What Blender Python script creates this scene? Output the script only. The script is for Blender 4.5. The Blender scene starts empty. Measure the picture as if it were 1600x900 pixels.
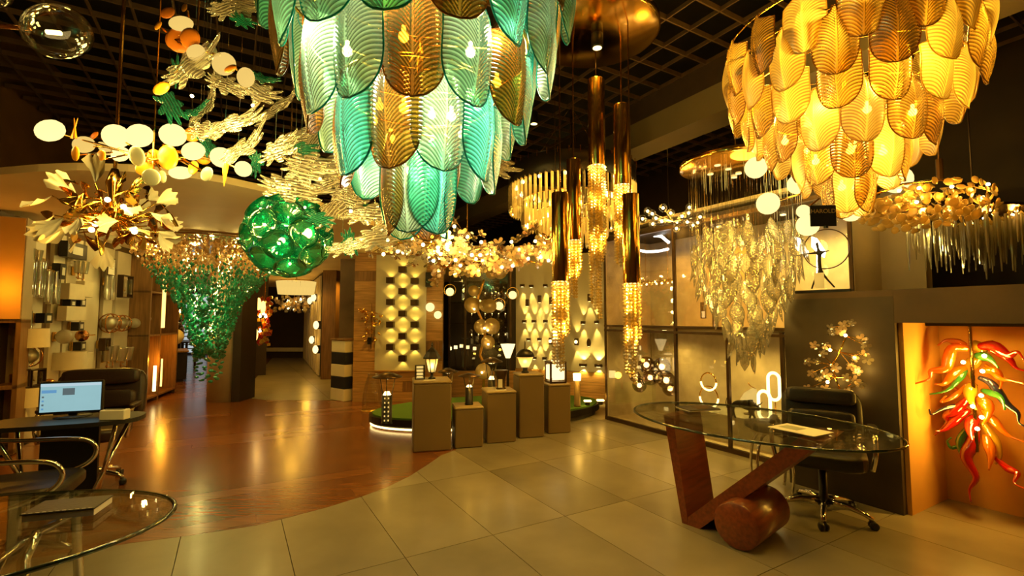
import bpy, math, random
from math import sin, cos, pi, sqrt, radians, atan2, tan
from mathutils import Vector, Matrix, Euler

SC = bpy.context.scene
COL = SC.collection
rnd = random.Random(7)

# ---------------------------------------------------------------- camera
F, EYE, PITCH = 743.0, 1.45, math.atan(47 / 743.0)
cam_d = bpy.data.cameras.new('camera')
cam_d.sensor_width = 36.0
cam_d.lens = F / 1600.0 * 36.0
cam_d.clip_start = 0.05
cam = bpy.data.objects.new('camera', cam_d)
cam.location = (0, 0, EYE)
cam.rotation_euler = (pi / 2 + PITCH, 0, 0)
COL.objects.link(cam)
SC.camera = cam

# ---------------------------------------------------------------- world, exposure
SC.view_settings.view_transform = 'Standard'
SC.view_settings.look = 'None'
SC.view_settings.gamma = 1.0
SC.view_settings.use_curve_mapping = False
SC.view_settings.exposure = 0.0
try:
    SC.cycles.transparent_max_bounces = 12
    SC.cycles.max_bounces = 5
    SC.cycles.diffuse_bounces = 2
    SC.cycles.glossy_bounces = 4
    SC.cycles.use_adaptive_sampling = True
    SC.cycles.adaptive_threshold = 0.05
    SC.cycles.sample_clamp_indirect = 3.0
    SC.cycles.use_denoising = True
    SC.cycles.caustics_refractive = False
    SC.cycles.caustics_reflective = False
except Exception:
    pass
w = bpy.data.worlds.new('night'); SC.world = w
w.use_nodes = True
w.node_tree.nodes['Background'].inputs['Color'].default_value = (0.30, 0.36, 0.42, 1)
w.node_tree.nodes['Background'].inputs['Strength'].default_value = 0.25

WARM = (1.0, 0.63, 0.19)
AMBER = (1.0, 0.5, 0.1)
SOFT = (1.0, 0.8, 0.47)

# ---------------------------------------------------------------- pixel <-> place (surveying helpers)
def _dir(px, py):
    a = (px - 800.0) / F; b = (450.0 - py) / F
    return Vector((a, cos(PITCH) - b * sin(PITCH), sin(PITCH) + b * cos(PITCH)))
def at(px, py, Y):
    d = _dir(px, py); t = Y / d.y
    return Vector((d.x * t, Y, EYE + d.z * t))
def gnd(px, py, z=0.0):
    d = _dir(px, py); t = (z - EYE) / d.z
    return Vector((d.x * t, d.y * t, z))
def onp(px, py, p0, n):
    d = _dir(px, py); o = Vector((0, 0, EYE))
    t = (Vector(p0) - o).dot(n) / d.dot(n)
    return o + d * t
ANG = radians(30.4)
DU = Vector((-sin(ANG), cos(ANG), 0)); DV = Vector((cos(ANG), sin(ANG), 0))
def uv(u, v, z=0.0):
    return DU * u + DV * v + Vector((0, 0, z))
RZ = ANG            # rotation that takes local X to DV and local Y to DU

# ---------------------------------------------------------------- materials
MATS = {}
def _new(name):
    m = bpy.data.materials.new(name); m.use_nodes = True
    nt = m.node_tree; nt.nodes.clear()
    out = nt.nodes.new('ShaderNodeOutputMaterial')
    MATS[name] = m
    return m, nt, out
def _noise(nt, scale, detail=4, coord='Object', stretch=None):
    tc = nt.nodes.new('ShaderNodeTexCoord')
    nz = nt.nodes.new('ShaderNodeTexNoise'); nz.inputs['Scale'].default_value = scale; nz.inputs['Detail'].default_value = detail
    if stretch:
        mp = nt.nodes.new('ShaderNodeMapping'); mp.inputs['Scale'].default_value = stretch
        nt.links.new(tc.outputs[coord], mp.inputs[0]); nt.links.new(mp.outputs[0], nz.inputs['Vector'])
    else:
        nt.links.new(tc.outputs[coord], nz.inputs['Vector'])
    return nz
def _ramp(nt, src, c0, c1, p0=0.3, p1=0.7):
    r = nt.nodes.new('ShaderNodeValToRGB')
    r.color_ramp.elements[0].position = p0; r.color_ramp.elements[1].position = p1
    r.color_ramp.elements[0].color = (*c0, 1); r.color_ramp.elements[1].color = (*c1, 1)
    nt.links.new(src, r.inputs[0]); return r
def solid(name, col, rough=0.5, metal=0.0, var=0.15, scale=8, bump=0.0, stretch=None, spec=0.5, coat=0.0):
    m, nt, out = _new(name)
    b = nt.nodes.new('ShaderNodeBsdfPrincipled')
    b.inputs['Roughness'].default_value = rough; b.inputs['Metallic'].default_value = metal
    b.inputs['Specular IOR Level'].default_value = spec
    b.inputs['Coat Weight'].default_value = coat; b.inputs['Coat Roughness'].default_value = 0.15
    nz = _noise(nt, scale, stretch=stretch)
    r = _ramp(nt, nz.outputs['Fac'], tuple(c * (1 - var) for c in col), tuple(min(1, c * (1 + var)) for c in col))
    nt.links.new(r.outputs[0], b.inputs['Base Color'])
    if bump:
        bp = nt.nodes.new('ShaderNodeBump'); bp.inputs['Strength'].default_value = bump; bp.inputs['Distance'].default_value = 0.01
        nt.links.new(nz.outputs['Fac'], bp.inputs['Height']); nt.links.new(bp.outputs[0], b.inputs['Normal'])
    nt.links.new(b.outputs[0], out.inputs[0]); return m
def glow(name, col, strength, var=0.08):
    m, nt, out = _new(name)
    e = nt.nodes.new('ShaderNodeEmission'); e.inputs['Strength'].default_value = strength
    nz = _noise(nt, 5)
    r = _ramp(nt, nz.outputs['Fac'], tuple(c * (1 - var) for c in col), col)
    nt.links.new(r.outputs[0], e.inputs['Color']); nt.links.new(e.outputs[0], out.inputs[0]); return m
def glass(name, tint, body=0.0, bodycol=None, rough=0.05, refl=0.12, bump=0.0, bscale=60, edge=None, stretch=None, top=None):
    """thin glass: tinted see-through, an optional milky body, a reflecting skin"""
    m, nt, out = _new(name)
    tr = nt.nodes.new('ShaderNodeBsdfTransparent')
    nz = _noise(nt, 6)
    r = _ramp(nt, nz.outputs['Fac'], tuple(c * 0.9 for c in tint), tint); nt.links.new(r.outputs[0], tr.inputs['Color'])
    last = tr.outputs[0]
    gl = nt.nodes.new('ShaderNodeBsdfGlossy'); gl.inputs['Roughness'].default_value = rough
    bc = bodycol or tint
    tl = None
    if body > 0:
        tl = nt.nodes.new('ShaderNodeBsdfTranslucent'); tl.inputs['Color'].default_value = (*bc, 1)
        df = nt.nodes.new('ShaderNodeBsdfDiffuse'); df.inputs['Color'].default_value = (*bc, 1)
        mx0 = nt.nodes.new('ShaderNodeMixShader'); mx0.inputs[0].default_value = 0.35
        nt.links.new(tl.outputs[0], mx0.inputs[1]); nt.links.new(df.outputs[0], mx0.inputs[2])
        mx = nt.nodes.new('ShaderNodeMixShader'); mx.inputs[0].default_value = body
        nt.links.new(last, mx.inputs[1]); nt.links.new(mx0.outputs[0], mx.inputs[2]); last = mx.outputs[0]
    lw = nt.nodes.new('ShaderNodeLayerWeight'); lw.inputs['Blend'].default_value = 0.35
    mr = nt.nodes.new('ShaderNodeMapRange'); mr.inputs['To Min'].default_value = refl; mr.inputs['To Max'].default_value = top or min(1, refl + (0.6 if refl > 0 else 0.3))
    nt.links.new(lw.outputs['Fresnel'], mr.inputs['Value'])
    ms = nt.nodes.new('ShaderNodeMixShader')
    nt.links.new(mr.outputs[0], ms.inputs[0]); nt.links.new(last, ms.inputs[1]); nt.links.new(gl.outputs[0], ms.inputs[2])
    if bump:
        nb = _noise(nt, bscale, 2, stretch=stretch)
        bp = nt.nodes.new('ShaderNodeBump'); bp.inputs['Strength'].default_value = bump; bp.inputs['Distance'].default_value = 0.02
        nt.links.new(nb.outputs['Fac'], bp.inputs['Height'])
        nt.links.new(bp.outputs[0], gl.inputs['Normal'])
        if tl: nt.links.new(bp.outputs[0], tl.inputs['Normal'])
    nt.links.new(ms.outputs[0], out.inputs[0]); return m

def petal(name, tint, body, rough=0.16, k=0.55, refl=0.07):
    """ribbed pressed glass: the grooves are thinner and paler, the ridges deeper in colour"""
    m, nt, out = _new(name)
    at_ = nt.nodes.new('ShaderNodeAttribute'); at_.attribute_name = 'rib'
    r = _ramp(nt, at_.outputs['Fac'], tuple(min(1, c * 1.12 + 0.03) for c in tint), tuple(c * 0.42 for c in tint), 0.25, 0.8)
    tr = nt.nodes.new('ShaderNodeBsdfTransparent'); nt.links.new(r.outputs[0], tr.inputs['Color'])
    tl = nt.nodes.new('ShaderNodeBsdfTranslucent'); nt.links.new(r.outputs[0], tl.inputs['Color'])
    df = nt.nodes.new('ShaderNodeBsdfDiffuse'); nt.links.new(r.outputs[0], df.inputs['Color'])
    gl = nt.nodes.new('ShaderNodeBsdfGlossy'); gl.inputs['Roughness'].default_value = rough
    m0 = nt.nodes.new('ShaderNodeMixShader'); m0.inputs[0].default_value = 0.3
    nt.links.new(tl.outputs[0], m0.inputs[1]); nt.links.new(df.outputs[0], m0.inputs[2])
    m1 = nt.nodes.new('ShaderNodeMixShader'); m1.inputs[0].default_value = body
    nt.links.new(tr.outputs[0], m1.inputs[1]); nt.links.new(m0.outputs[0], m1.inputs[2])
    lw = nt.nodes.new('ShaderNodeLayerWeight'); lw.inputs['Blend'].default_value = 0.35
    mr = nt.nodes.new('ShaderNodeMapRange'); mr.inputs['To Min'].default_value = refl; mr.inputs['To Max'].default_value = 0.6
    nt.links.new(lw.outputs['Fresnel'], mr.inputs['Value'])
    ms = nt.nodes.new('ShaderNodeMixShader'); nt.links.new(mr.outputs[0], ms.inputs[0]); nt.links.new(m1.outputs[0], ms.inputs[1]); nt.links.new(gl.outputs[0], ms.inputs[2])
    nt.links.new(ms.outputs[0], out.inputs[0]); return m

def leaf_glass(name, tint, bodycol, b0, b1):
    """hand-worked clear glass with milky veins running along the leaf"""
    m, nt, out = _new(name)
    tc = nt.nodes.new('ShaderNodeTexCoord'); wv = nt.nodes.new('ShaderNodeTexWave'); wv.bands_direction = 'Y'
    wv.inputs['Scale'].default_value = 3.2; wv.inputs['Distortion'].default_value = 3.0; wv.inputs['Detail'].default_value = 2.0; wv.inputs['Detail Scale'].default_value = 1.2
    nt.links.new(tc.outputs['Object'], wv.inputs['Vector'])
    mr0 = nt.nodes.new('ShaderNodeMapRange'); mr0.inputs['From Min'].default_value = 0.45; mr0.inputs['From Max'].default_value = 0.95
    mr0.inputs['To Min'].default_value = b0; mr0.inputs['To Max'].default_value = b1; nt.links.new(wv.outputs['Fac'], mr0.inputs['Value'])
    tr = nt.nodes.new('ShaderNodeBsdfTransparent'); tr.inputs['Color'].default_value = (*tint, 1)
    tl = nt.nodes.new('ShaderNodeBsdfTranslucent'); tl.inputs['Color'].default_value = (*bodycol, 1)
    df = nt.nodes.new('ShaderNodeBsdfDiffuse'); df.inputs['Color'].default_value = (*bodycol, 1)
    m0 = nt.nodes.new('ShaderNodeMixShader'); m0.inputs[0].default_value = 0.5
    nt.links.new(tl.outputs[0], m0.inputs[1]); nt.links.new(df.outputs[0], m0.inputs[2])
    m1 = nt.nodes.new('ShaderNodeMixShader'); nt.links.new(mr0.outputs[0], m1.inputs[0]); nt.links.new(tr.outputs[0], m1.inputs[1]); nt.links.new(m0.outputs[0], m1.inputs[2])
    gl = nt.nodes.new('ShaderNodeBsdfGlossy'); gl.inputs['Roughness'].default_value = 0.1
    bp = nt.nodes.new('ShaderNodeBump'); bp.inputs['Strength'].default_value = 0.5; bp.inputs['Distance'].default_value = 0.03
    nt.links.new(wv.outputs['Fac'], bp.inputs['Height']); nt.links.new(bp.outputs[0], gl.inputs['Normal'])
    lw = nt.nodes.new('ShaderNodeLayerWeight'); lw.inputs['Blend'].default_value = 0.35
    mr = nt.nodes.new('ShaderNodeMapRange'); mr.inputs['To Min'].default_value = 0.08; mr.inputs['To Max'].default_value = 0.7
    nt.links.new(lw.outputs['Fresnel'], mr.inputs['Value'])
    ms = nt.nodes.new('ShaderNodeMixShader'); nt.links.new(mr.outputs[0], ms.inputs[0]); nt.links.new(m1.outputs[0], ms.inputs[1]); nt.links.new(gl.outputs[0], ms.inputs[2])
    nt.links.new(ms.outputs[0], out.inputs[0]); return m

# room surfaces
solid('tile_stone', (0.245, 0.212, 0.145), 0.32, var=0.22, scale=1.6, coat=0.15)
solid('tile_stone_pale', (0.28, 0.245, 0.172), 0.30, var=0.2, scale=1.3, coat=0.15)
solid('tile_stone_dark', (0.21, 0.182, 0.124), 0.34, var=0.25, scale=1.9, coat=0.15)
solid('joint', (0.10, 0.09, 0.07), 0.9, var=0.1)
solid('plank_a', (0.19, 0.062, 0.014), 0.26, var=0.35, scale=3, stretch=(1, 12, 1), coat=0.25)
solid('plank_b', (0.215, 0.072, 0.016), 0.28, var=0.35, scale=3, stretch=(1, 12, 1), coat=0.25)
solid('plank_c', (0.165, 0.052, 0.012), 0.27, var=0.35, scale=3, stretch=(1, 12, 1), coat=0.25)
solid('ceiling_black', (0.014, 0.010, 0.007), 0.7, var=0.2)
solid('grid_metal', (0.19, 0.115, 0.058), 0.42, metal=0.6, var=0.2)
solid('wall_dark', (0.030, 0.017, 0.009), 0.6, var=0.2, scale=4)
solid('wall_brown', (0.16, 0.085, 0.03), 0.6, var=0.15, scale=4)
solid('soffit_cream', (0.86, 0.68, 0.40), 0.65, var=0.06, scale=2)
solid('wall_beige', (0.55, 0.46, 0.30), 0.6, var=0.08, scale=3)
solid('board_cream', (0.78, 0.68, 0.48), 0.5, var=0.06, scale=3)
solid('panel_white', (0.52, 0.47, 0.36), 0.55, var=0.06, scale=3)
solid('oak', (0.46, 0.25, 0.085), 0.45, var=0.3, scale=3, stretch=(1, 1, 14))
solid('oak_dark', (0.24, 0.12, 0.04), 0.45, var=0.3, scale=3, stretch=(14, 14, 1))
solid('slate', (0.048, 0.032, 0.016), 0.5, var=0.3, scale=3, bump=0.05)
solid('slate_top', (0.085, 0.05, 0.02), 0.5, var=0.25, scale=3)
solid('niche_plaster', (0.66, 0.34, 0.075), 0.75, var=0.1, scale=2.5, bump=0.05)
solid('beam_face', (0.20, 0.155, 0.085), 0.6, var=0.08, scale=2)
solid('beam_dark', (0.05, 0.03, 0.017), 0.6, var=0.15)
# things
solid('gold', (0.83, 0.50, 0.11), 0.14, metal=1.0, var=0.08)
solid('gold_satin', (0.75, 0.44, 0.10), 0.3, metal=1.0, var=0.1)
solid('gold_dark', (0.45, 0.24, 0.06), 0.25, metal=1.0, var=0.15)
solid('chrome', (0.80, 0.77, 0.70), 0.1, metal=1.0, var=0.05)
solid('black_metal', (0.018, 0.014, 0.011), 0.35, metal=0.3, var=0.2)
solid('bronze', (0.09, 0.055, 0.03), 0.35, metal=0.8, var=0.2)
solid('black_leather', (0.014, 0.011, 0.008), 0.38, var=0.2, scale=90, bump=0.12)
solid('brown_leather', (0.032, 0.015, 0.009), 0.36, var=0.2, scale=90, bump=0.12)
solid('black_plastic', (0.014, 0.013, 0.012), 0.4, var=0.1)
solid('red_wood', (0.22, 0.045, 0.011), 0.33, var=0.3, scale=4, stretch=(10, 1, 10), coat=0.2)
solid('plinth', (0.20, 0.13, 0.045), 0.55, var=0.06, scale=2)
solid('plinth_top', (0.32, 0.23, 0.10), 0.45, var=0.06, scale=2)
solid('turf', (0.09, 0.20, 0.02), 0.95, var=0.45, scale=160, bump=0.6)
solid('paper', (0.85, 0.80, 0.68), 0.7, var=0.05)
solid('cream_shade', (0.80, 0.70, 0.48), 0.7, var=0.05)
solid('white_flower', (0.88, 0.80, 0.62), 0.4, var=0.05)
solid('disc_orange', (0.90, 0.34, 0.015), 0.35, var=0.06)
solid('disc_burnt', (0.70, 0.19, 0.012), 0.35, var=0.08)
solid('disc_grey', (0.46, 0.47, 0.34), 0.35, var=0.06)
solid('tag_black', (0.03, 0.027, 0.024), 0.5, var=0.1)
solid('tag_ink', (0.95, 0.60, 0.22), 0.5, var=0.05)
solid('screen_frame', (0.012, 0.012, 0.012), 0.35, var=0.1)
solid('copper', (0.65, 0.30, 0.10), 0.25, metal=1.0, var=0.1)
solid('stone_white', (0.75, 0.72, 0.62), 0.5, var=0.06)
solid('charcoal', (0.02, 0.022, 0.03), 0.3, var=0.1)
# glass
glass('glass_clear', (0.97, 0.96, 0.92), refl=0.05, rough=0.02)
glass('glass_table', (0.94, 0.95, 0.90), refl=0.03, rough=0.015, top=0.42)
glass('glass_table_rim', (0.20, 0.30, 0.22), body=0.3, bodycol=(0.05, 0.09, 0.06), refl=0.12)
glass('petal_rim', (0.02, 0.42, 0.36), body=0.6, bodycol=(0.01, 0.50, 0.42), rough=0.12, refl=0.08)
glass('petal_amber_rim', (0.45, 0.22, 0.02), body=0.5, bodycol=(0.4, 0.2, 0.02), rough=0.12, refl=0.1)
petal('petal_teal', (0.12, 0.80, 0.66), 0.55)
petal('petal_aqua', (0.54, 0.90, 0.60), 0.48)
petal('petal_amber', (0.42, 0.19, 0.008), 0.34)
petal('petal_honey', (0.96, 0.58, 0.13), 0.55)
petal('petal_frost', (0.98, 0.66, 0.22), 0.8, 0.3)
petal('petal_smoke', (0.42, 0.23, 0.03), 0.40)
glass('pane', (0.98, 0.97, 0.94), refl=0.0, rough=0.02)
glass('crystal', (0.98, 0.93, 0.80), body=0.45, bodycol=(1.0, 0.90, 0.66), rough=0.05, refl=0.3)
glass('crystal_amber', (0.98, 0.80, 0.42), body=0.5, bodycol=(1.0, 0.75, 0.30), rough=0.05, refl=0.3)
leaf_glass('leaf_clear', (0.97, 0.94, 0.86), (1.0, 0.90, 0.70), 0.06, 0.62)
leaf_glass('leaf_green', (0.22, 0.70, 0.52), (0.05, 0.46, 0.33), 0.2, 0.7)
glass('murano', (0.97, 0.94, 0.86), body=0.30, bodycol=(1.0, 0.90, 0.68), rough=0.08, refl=0.24, bump=1.0, bscale=24)
glass('green_glass', (0.05, 0.68, 0.42), body=0.26, bodycol=(0.01, 0.62, 0.34), rough=0.05, refl=0.2)
glass('drop_green', (0.08, 0.50, 0.32), body=1.0, bodycol=(0.03, 0.46, 0.27), rough=0.08, refl=0.14)
glass('drop_amber', (0.85, 0.62, 0.33), body=1.0, bodycol=(0.95, 0.62, 0.26), rough=0.08, refl=0.2)
glass('blossom', (0.97, 0.84, 0.66), body=1.0, bodycol=(1.0, 0.74, 0.44), rough=0.1, refl=0.25)
glass('blossom_pink', (0.95, 0.66, 0.46), body=1.0, bodycol=(0.95, 0.55, 0.30), rough=0.15, refl=0.2)
glass('shell_cream', (0.95, 0.80, 0.45), body=0.7, bodycol=(1.0, 0.80, 0.38), rough=0.2, refl=0.12)
glass('smoke_glass', (0.62, 0.50, 0.36), refl=0.14, rough=0.02)
glass('lamp_opal', (0.9, 0.85, 0.7), body=0.85, bodycol=(0.98, 0.9, 0.7), rough=0.2, refl=0.06)
for nm, c in (('red', (0.75, 0.02, 0.01)), ('orange', (0.95, 0.30, 0.01)), ('yellow', (0.98, 0.66, 0.05)), ('green', (0.10, 0.50, 0.12)), ('blue', (0.06, 0.07, 0.22))):
    glass('blown_' + nm, tuple(min(1, x + 0.05) for x in c), body=0.6, bodycol=c, rough=0.06, refl=0.12)
# light sources
glow('bulb', (1.0, 0.76, 0.34), 22)
glow('bulb_small', (1.0, 0.75, 0.33), 16)
glow('opal', (1.0, 0.76, 0.28), 1.7)
glow('opal_soft', (1.0, 0.66, 0.17), 0.95)
glow('led_white', (1.0, 0.93, 0.85), 9)
glow('led_warm', (1.0, 0.72, 0.26), 5)
glow('led_gold', (1.0, 0.62, 0.14), 3.0)
glow('flame', (1.0, 0.72, 0.30), 2.4)
glow('screen_blue', (0.36, 0.62, 0.66), 0.85)
glow('screen_bar', (0.16, 0.40, 0.70), 0.8)
glow('screen_pale', (0.55, 0.72, 0.80), 0.9)
glow('screen_dark', (0.18, 0.24, 0.25), 0.6)
glow('day_window', (0.50, 0.60, 0.62), 0.9)

# ---------------------------------------------------------------- mesh building
class MB:
    def __init__(s): s.v = []; s.f = []; s.m = []
    def add(s, vs, fs, mi=0):
        o = len(s.v); s.v += [tuple(x) for x in vs]; s.f += [tuple(i + o for i in f) for f in fs]; s.m += [mi] * len(fs); return s
    def box(s, c, size, rz=0, M=None, mi=0):
        hx, hy, hz = size[0] / 2, size[1] / 2, size[2] / 2
        R = M or Matrix.Rotation(rz, 3, 'Z'); c = Vector(c)
        vs = [c + R @ Vector((x, y, z)) for z in (-hz, hz) for x, y in ((-hx, -hy), (hx, -hy), (hx, hy), (-hx, hy))]
        return s.add(vs, [(3, 2, 1, 0), (4, 5, 6, 7), (0, 1, 5, 4), (1, 2, 6, 5), (2, 3, 7, 6), (3, 0, 4, 7)], mi)
    def bbox(s, c, size, b=0.01, rz=0, M=None):
        """box with chamfered vertical and horizontal edges"""
        hx, hy, hz = size[0] / 2, size[1] / 2, size[2] / 2
        R = M or Matrix.Rotation(rz, 3, 'Z'); c = Vector(c)
        def ring(k, z):
            x, y = hx - k, hy - k; b2 = b
            return [(x, -y + b2), (x, y - b2), (x - b2, y), (-x + b2, y), (-x, y - b2), (-x, -y + b2), (-x + b2, -y), (x - b2, -y)], z
        vs = []
        for k, z in ((b, -hz), (0, -hz + b), (0, hz - b), (b, hz)):
            r, zz = ring(k, z); vs += [c + R @ Vector((p[0], p[1], zz)) for p in r]
        fs = [tuple(range(7, -1, -1)), tuple(range(24, 32))]
        for k in range(3):
            for i in range(8): fs.append((k * 8 + i, k * 8 + (i + 1) % 8, k * 8 + 8 + (i + 1) % 8, k * 8 + 8 + i))
        return s.add(vs, fs)
    def tube(s, pts, r, n=8, cap=True, mi=0):
        pts = [Vector(p) for p in pts]; k = len(pts)
        rs = r if isinstance(r, (list, tuple)) else [r] * k
        vs = []; up = None
        for i, p in enumerate(pts):
            t = (pts[min(i + 1, k - 1)] - pts[max(i - 1, 0)])
            t = t.normalized() if t.length > 1e-9 else Vector((0, 0, 1))
            if up is None:
                up = Vector((0, 0, 1)) if abs(t.z) < 0.9 else Vector((1, 0, 0))
            a = up - t * up.dot(t)
            if a.length < 1e-6: a = Vector((1, 0, 0)) - t * t.x
            a.normalize(); b = t.cross(a); up = a
            vs += [p + (a * cos(2 * pi * j / n) + b * sin(2 * pi * j / n)) * rs[i] for j in range(n)]
        fs = [(i * n + j, i * n + (j + 1) % n, (i + 1) * n + (j + 1) % n, (i + 1) * n + j) for i in range(k - 1) for j in range(n)]
        if cap: fs += [tuple(range(n - 1, -1, -1)), tuple((k - 1) * n + j for j in range(n))]
        return s.add(vs, fs, mi)
    def lathe(s, prof, n=20, c=(0, 0, 0), M=None, cap=True, mi=0):
        c = Vector(c); R = M or Matrix.Identity(3); k = len(prof)
        vs = [c + R @ Vector((r * cos(2 * pi * j / n), r * sin(2 * pi * j / n), z)) for r, z in prof for j in range(n)]
        fs = [(i * n + j, i * n + (j + 1) % n, (i + 1) * n + (j + 1) % n, (i + 1) * n + j) for i in range(k - 1) for j in range(n)]
        if cap: fs += [tuple(range(n - 1, -1, -1)), tuple((k - 1) * n + j for j in range(n))]
        return s.add(vs, fs, mi)
    def ball(s, c, r, n=14, sq=(1, 1, 1), M=None, mi=0):
        m = max(4, n // 2); R = M or Matrix.Identity(3); c = Vector(c)
        vs = [c + R @ Vector((sq[0] * r * sin(pi * i / m) * cos(2 * pi * j / n), sq[1] * r * sin(pi * i / m) * sin(2 * pi * j / n), sq[2] * r * cos(pi * i / m))) for i in range(1, m) for j in range(n)]
        t = len(vs); vs += [c + R @ Vector((0, 0, sq[2] * r)), c - R @ Vector((0, 0, sq[2] * r))]
        fs = [(i * n + (j + 1) % n, i * n + j, (i + 1) * n + j, (i + 1) * n + (j + 1) % n) for i in range(m - 2) for j in range(n)]
        fs += [(t, j, (j + 1) % n) for j in range(n)] + [(t + 1, (m - 2) * n + (j + 1) % n, (m - 2) * n + j) for j in range(n)]
        return s.add(vs, fs, mi)
    def octa(s, c, r, h=1.0, mi=0):
        x, y, z = c
        vs = [(x + r, y, z), (x, y + r, z), (x - r, y, z), (x, y - r, z), (x, y, z + r * h), (x, y, z - r * h)]
        return s.add(vs, [(0, 1, 4), (1, 2, 4), (2, 3, 4), (3, 0, 4), (1, 0, 5), (2, 1, 5), (3, 2, 5), (0, 3, 5)], mi)
    def prism(s, poly, z0, z1, mi=0):
        n = len(poly)
        vs = [(p[0], p[1], z0) for p in poly] + [(p[0], p[1], z1) for p in poly]
        fs = [tuple(range(n - 1, -1, -1)), tuple(range(n, 2 * n))] + [(i, (i + 1) % n, n + (i + 1) % n, n + i) for i in range(n)]
        return s.add(vs, fs, mi)
    def slab(s, poly2, thick, M, mi=0):
        """flat outline in a local XZ plane, thickness along local Y, moved by the 4x4 M"""
        n = len(poly2); h = thick / 2
        vs = [M @ Vector((p[0], -h, p[1])) for p in poly2] + [M @ Vector((p[0], h, p[1])) for p in poly2]
        fs = [tuple(range(n)), tuple(range(2 * n - 1, n - 1, -1))] + [((i + 1) % n, i, n + i, n + (i + 1) % n) for i in range(n)]
        return s.add(vs, fs, mi)
    def torus(s, R_, r, n=32, k=8, c=(0, 0, 0), M=None, a0=0, a1=2 * pi, sx=1, sz=1):
        R = M or Matrix.Identity(3); c = Vector(c); full = abs(a1 - a0 - 2 * pi) < 1e-6
        pts = [c + R @ Vector((R_ * sx * cos(a0 + (a1 - a0) * i / n), 0, R_ * sz * sin(a0 + (a1 - a0) * i / n))) for i in range(n + 1)]
        return s.tube(pts, r, k, cap=not full)
    def mesh(s, mats, smooth=True):
        me = bpy.data.meshes.new('m'); me.from_pydata(s.v, [], s.f)
        ms = mats if isinstance(mats, (list, tuple)) else [mats]
        for m in ms: me.materials.append(MATS[m])
        if len(ms) > 1:
            me.polygons.foreach_set('material_index', s.m)
        if smooth: me.polygons.foreach_set('use_smooth', [True] * len(me.polygons))
        me.validate(); me.update(); return me
    def obj(s, name, mats, parent=None, smooth=False, loc=(0, 0, 0), rot=(0, 0, 0)):
        return place(name, s.mesh(mats, smooth), parent, loc, rot)
def spline(P, n=5):
    P = [Vector(p) for p in P]; Q = []
    for i in range(len(P) - 1):
        p0, p3 = P[max(0, i - 1)], P[min(len(P) - 1, i + 2)]
        for k in range(n):
            f = k / n
            Q.append(0.5 * ((2 * P[i]) + (P[i + 1] - p0) * f + (2 * p0 - 5 * P[i] + 4 * P[i + 1] - p3) * f * f + (3 * P[i] - p0 - 3 * P[i + 1] + p3) * f ** 3))
    return Q + [P[-1]]
def place(name, me, parent=None, loc=(0, 0, 0), rot=(0, 0, 0), scale=None):
    o = bpy.data.objects.new(name, me); COL.objects.link(o)
    o.location = loc
    if isinstance(rot, Matrix): o.rotation_euler = rot.to_euler()
    else: o.rotation_euler = rot
    if scale: o.scale = scale if isinstance(scale, (list, tuple)) else (scale,) * 3
    if parent: o.parent = parent
    return o
def tag(o, label, cat, group=None, kind=None):
    o['label'] = label; o['category'] = cat
    if group: o['group'] = group
    if kind: o['kind'] = kind
    return o
def thing(name, label, cat, loc=(0, 0, 0), rz=0, group=None):
    o = bpy.data.objects.new(name, None); COL.objects.link(o); o.location = loc; o.rotation_euler = (0, 0, rz)
    o.empty_display_size = 0.05
    return tag(o, label, cat, group)
def structure(o, label=None):
    o['kind'] = 'structure'
    if label: o['label'] = label
    return o
def lamp(parent, loc, power, col=WARM, r=0.05, spot=None, rot=(0, 0, 0), blend=0.5, raw=False):
    col = (col[0], col[1] * 0.83, col[2] * 0.28) if col[0] > col[2] and not raw else col
    d = bpy.data.lights.new('lamp_light', 'SPOT' if spot else 'POINT'); d.energy = power; d.color = col; d.shadow_soft_size = r
    if spot: d.spot_size = spot; d.spot_blend = blend
    o = bpy.data.objects.new('lamp_light', d); COL.objects.link(o); o.location = loc
    o.rotation_euler = rot if not isinstance(rot, Matrix) else rot.to_euler()
    if parent: o.parent = parent
    return o
def aim(d, up=Vector((0, 0, 1))):
    """3x3 matrix: local Z along d"""
    return Vector(d).to_track_quat('Z', 'Y').to_matrix()
def sph(th, ph):
    return Vector((cos(th) * cos(ph), sin(th) * cos(ph), sin(ph)))
# ================================================================ THE SETTING
def clip(poly, rect):
    """Sutherland-Hodgman: subject poly cut by the convex rect (counter-clockwise)"""
    out = [tuple(p) for p in poly]; n = len(rect)
    for i in range(n):
        a, b = rect[i], rect[(i + 1) % n]; inp = out; out = []
        if not inp: break
        side = lambda p: (b[0] - a[0]) * (p[1] - a[1]) - (b[1] - a[1]) * (p[0] - a[0])
        for j in range(len(inp)):
            p, q = inp[j - 1], inp[j]; sp, sq = side(p), side(q)
            if (sp >= 0) != (sq >= 0):
                t = sp / (sp - sq); out.append((p[0] + (q[0] - p[0]) * t, p[1] + (q[1] - p[1]) * t))
            if sq >= 0: out.append(q)
    res = []
    for p in out:
        if not res or (abs(p[0] - res[-1][0]) + abs(p[1] - res[-1][1])) > 1e-4: res.append(p)
    if len(res) > 1 and (abs(res[0][0] - res[-1][0]) + abs(res[0][1] - res[-1][1])) < 1e-4: res.pop()
    return res
def area(p): return abs(sum(p[i - 1][0] * p[i][1] - p[i][0] * p[i - 1][1] for i in range(len(p)))) / 2
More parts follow.
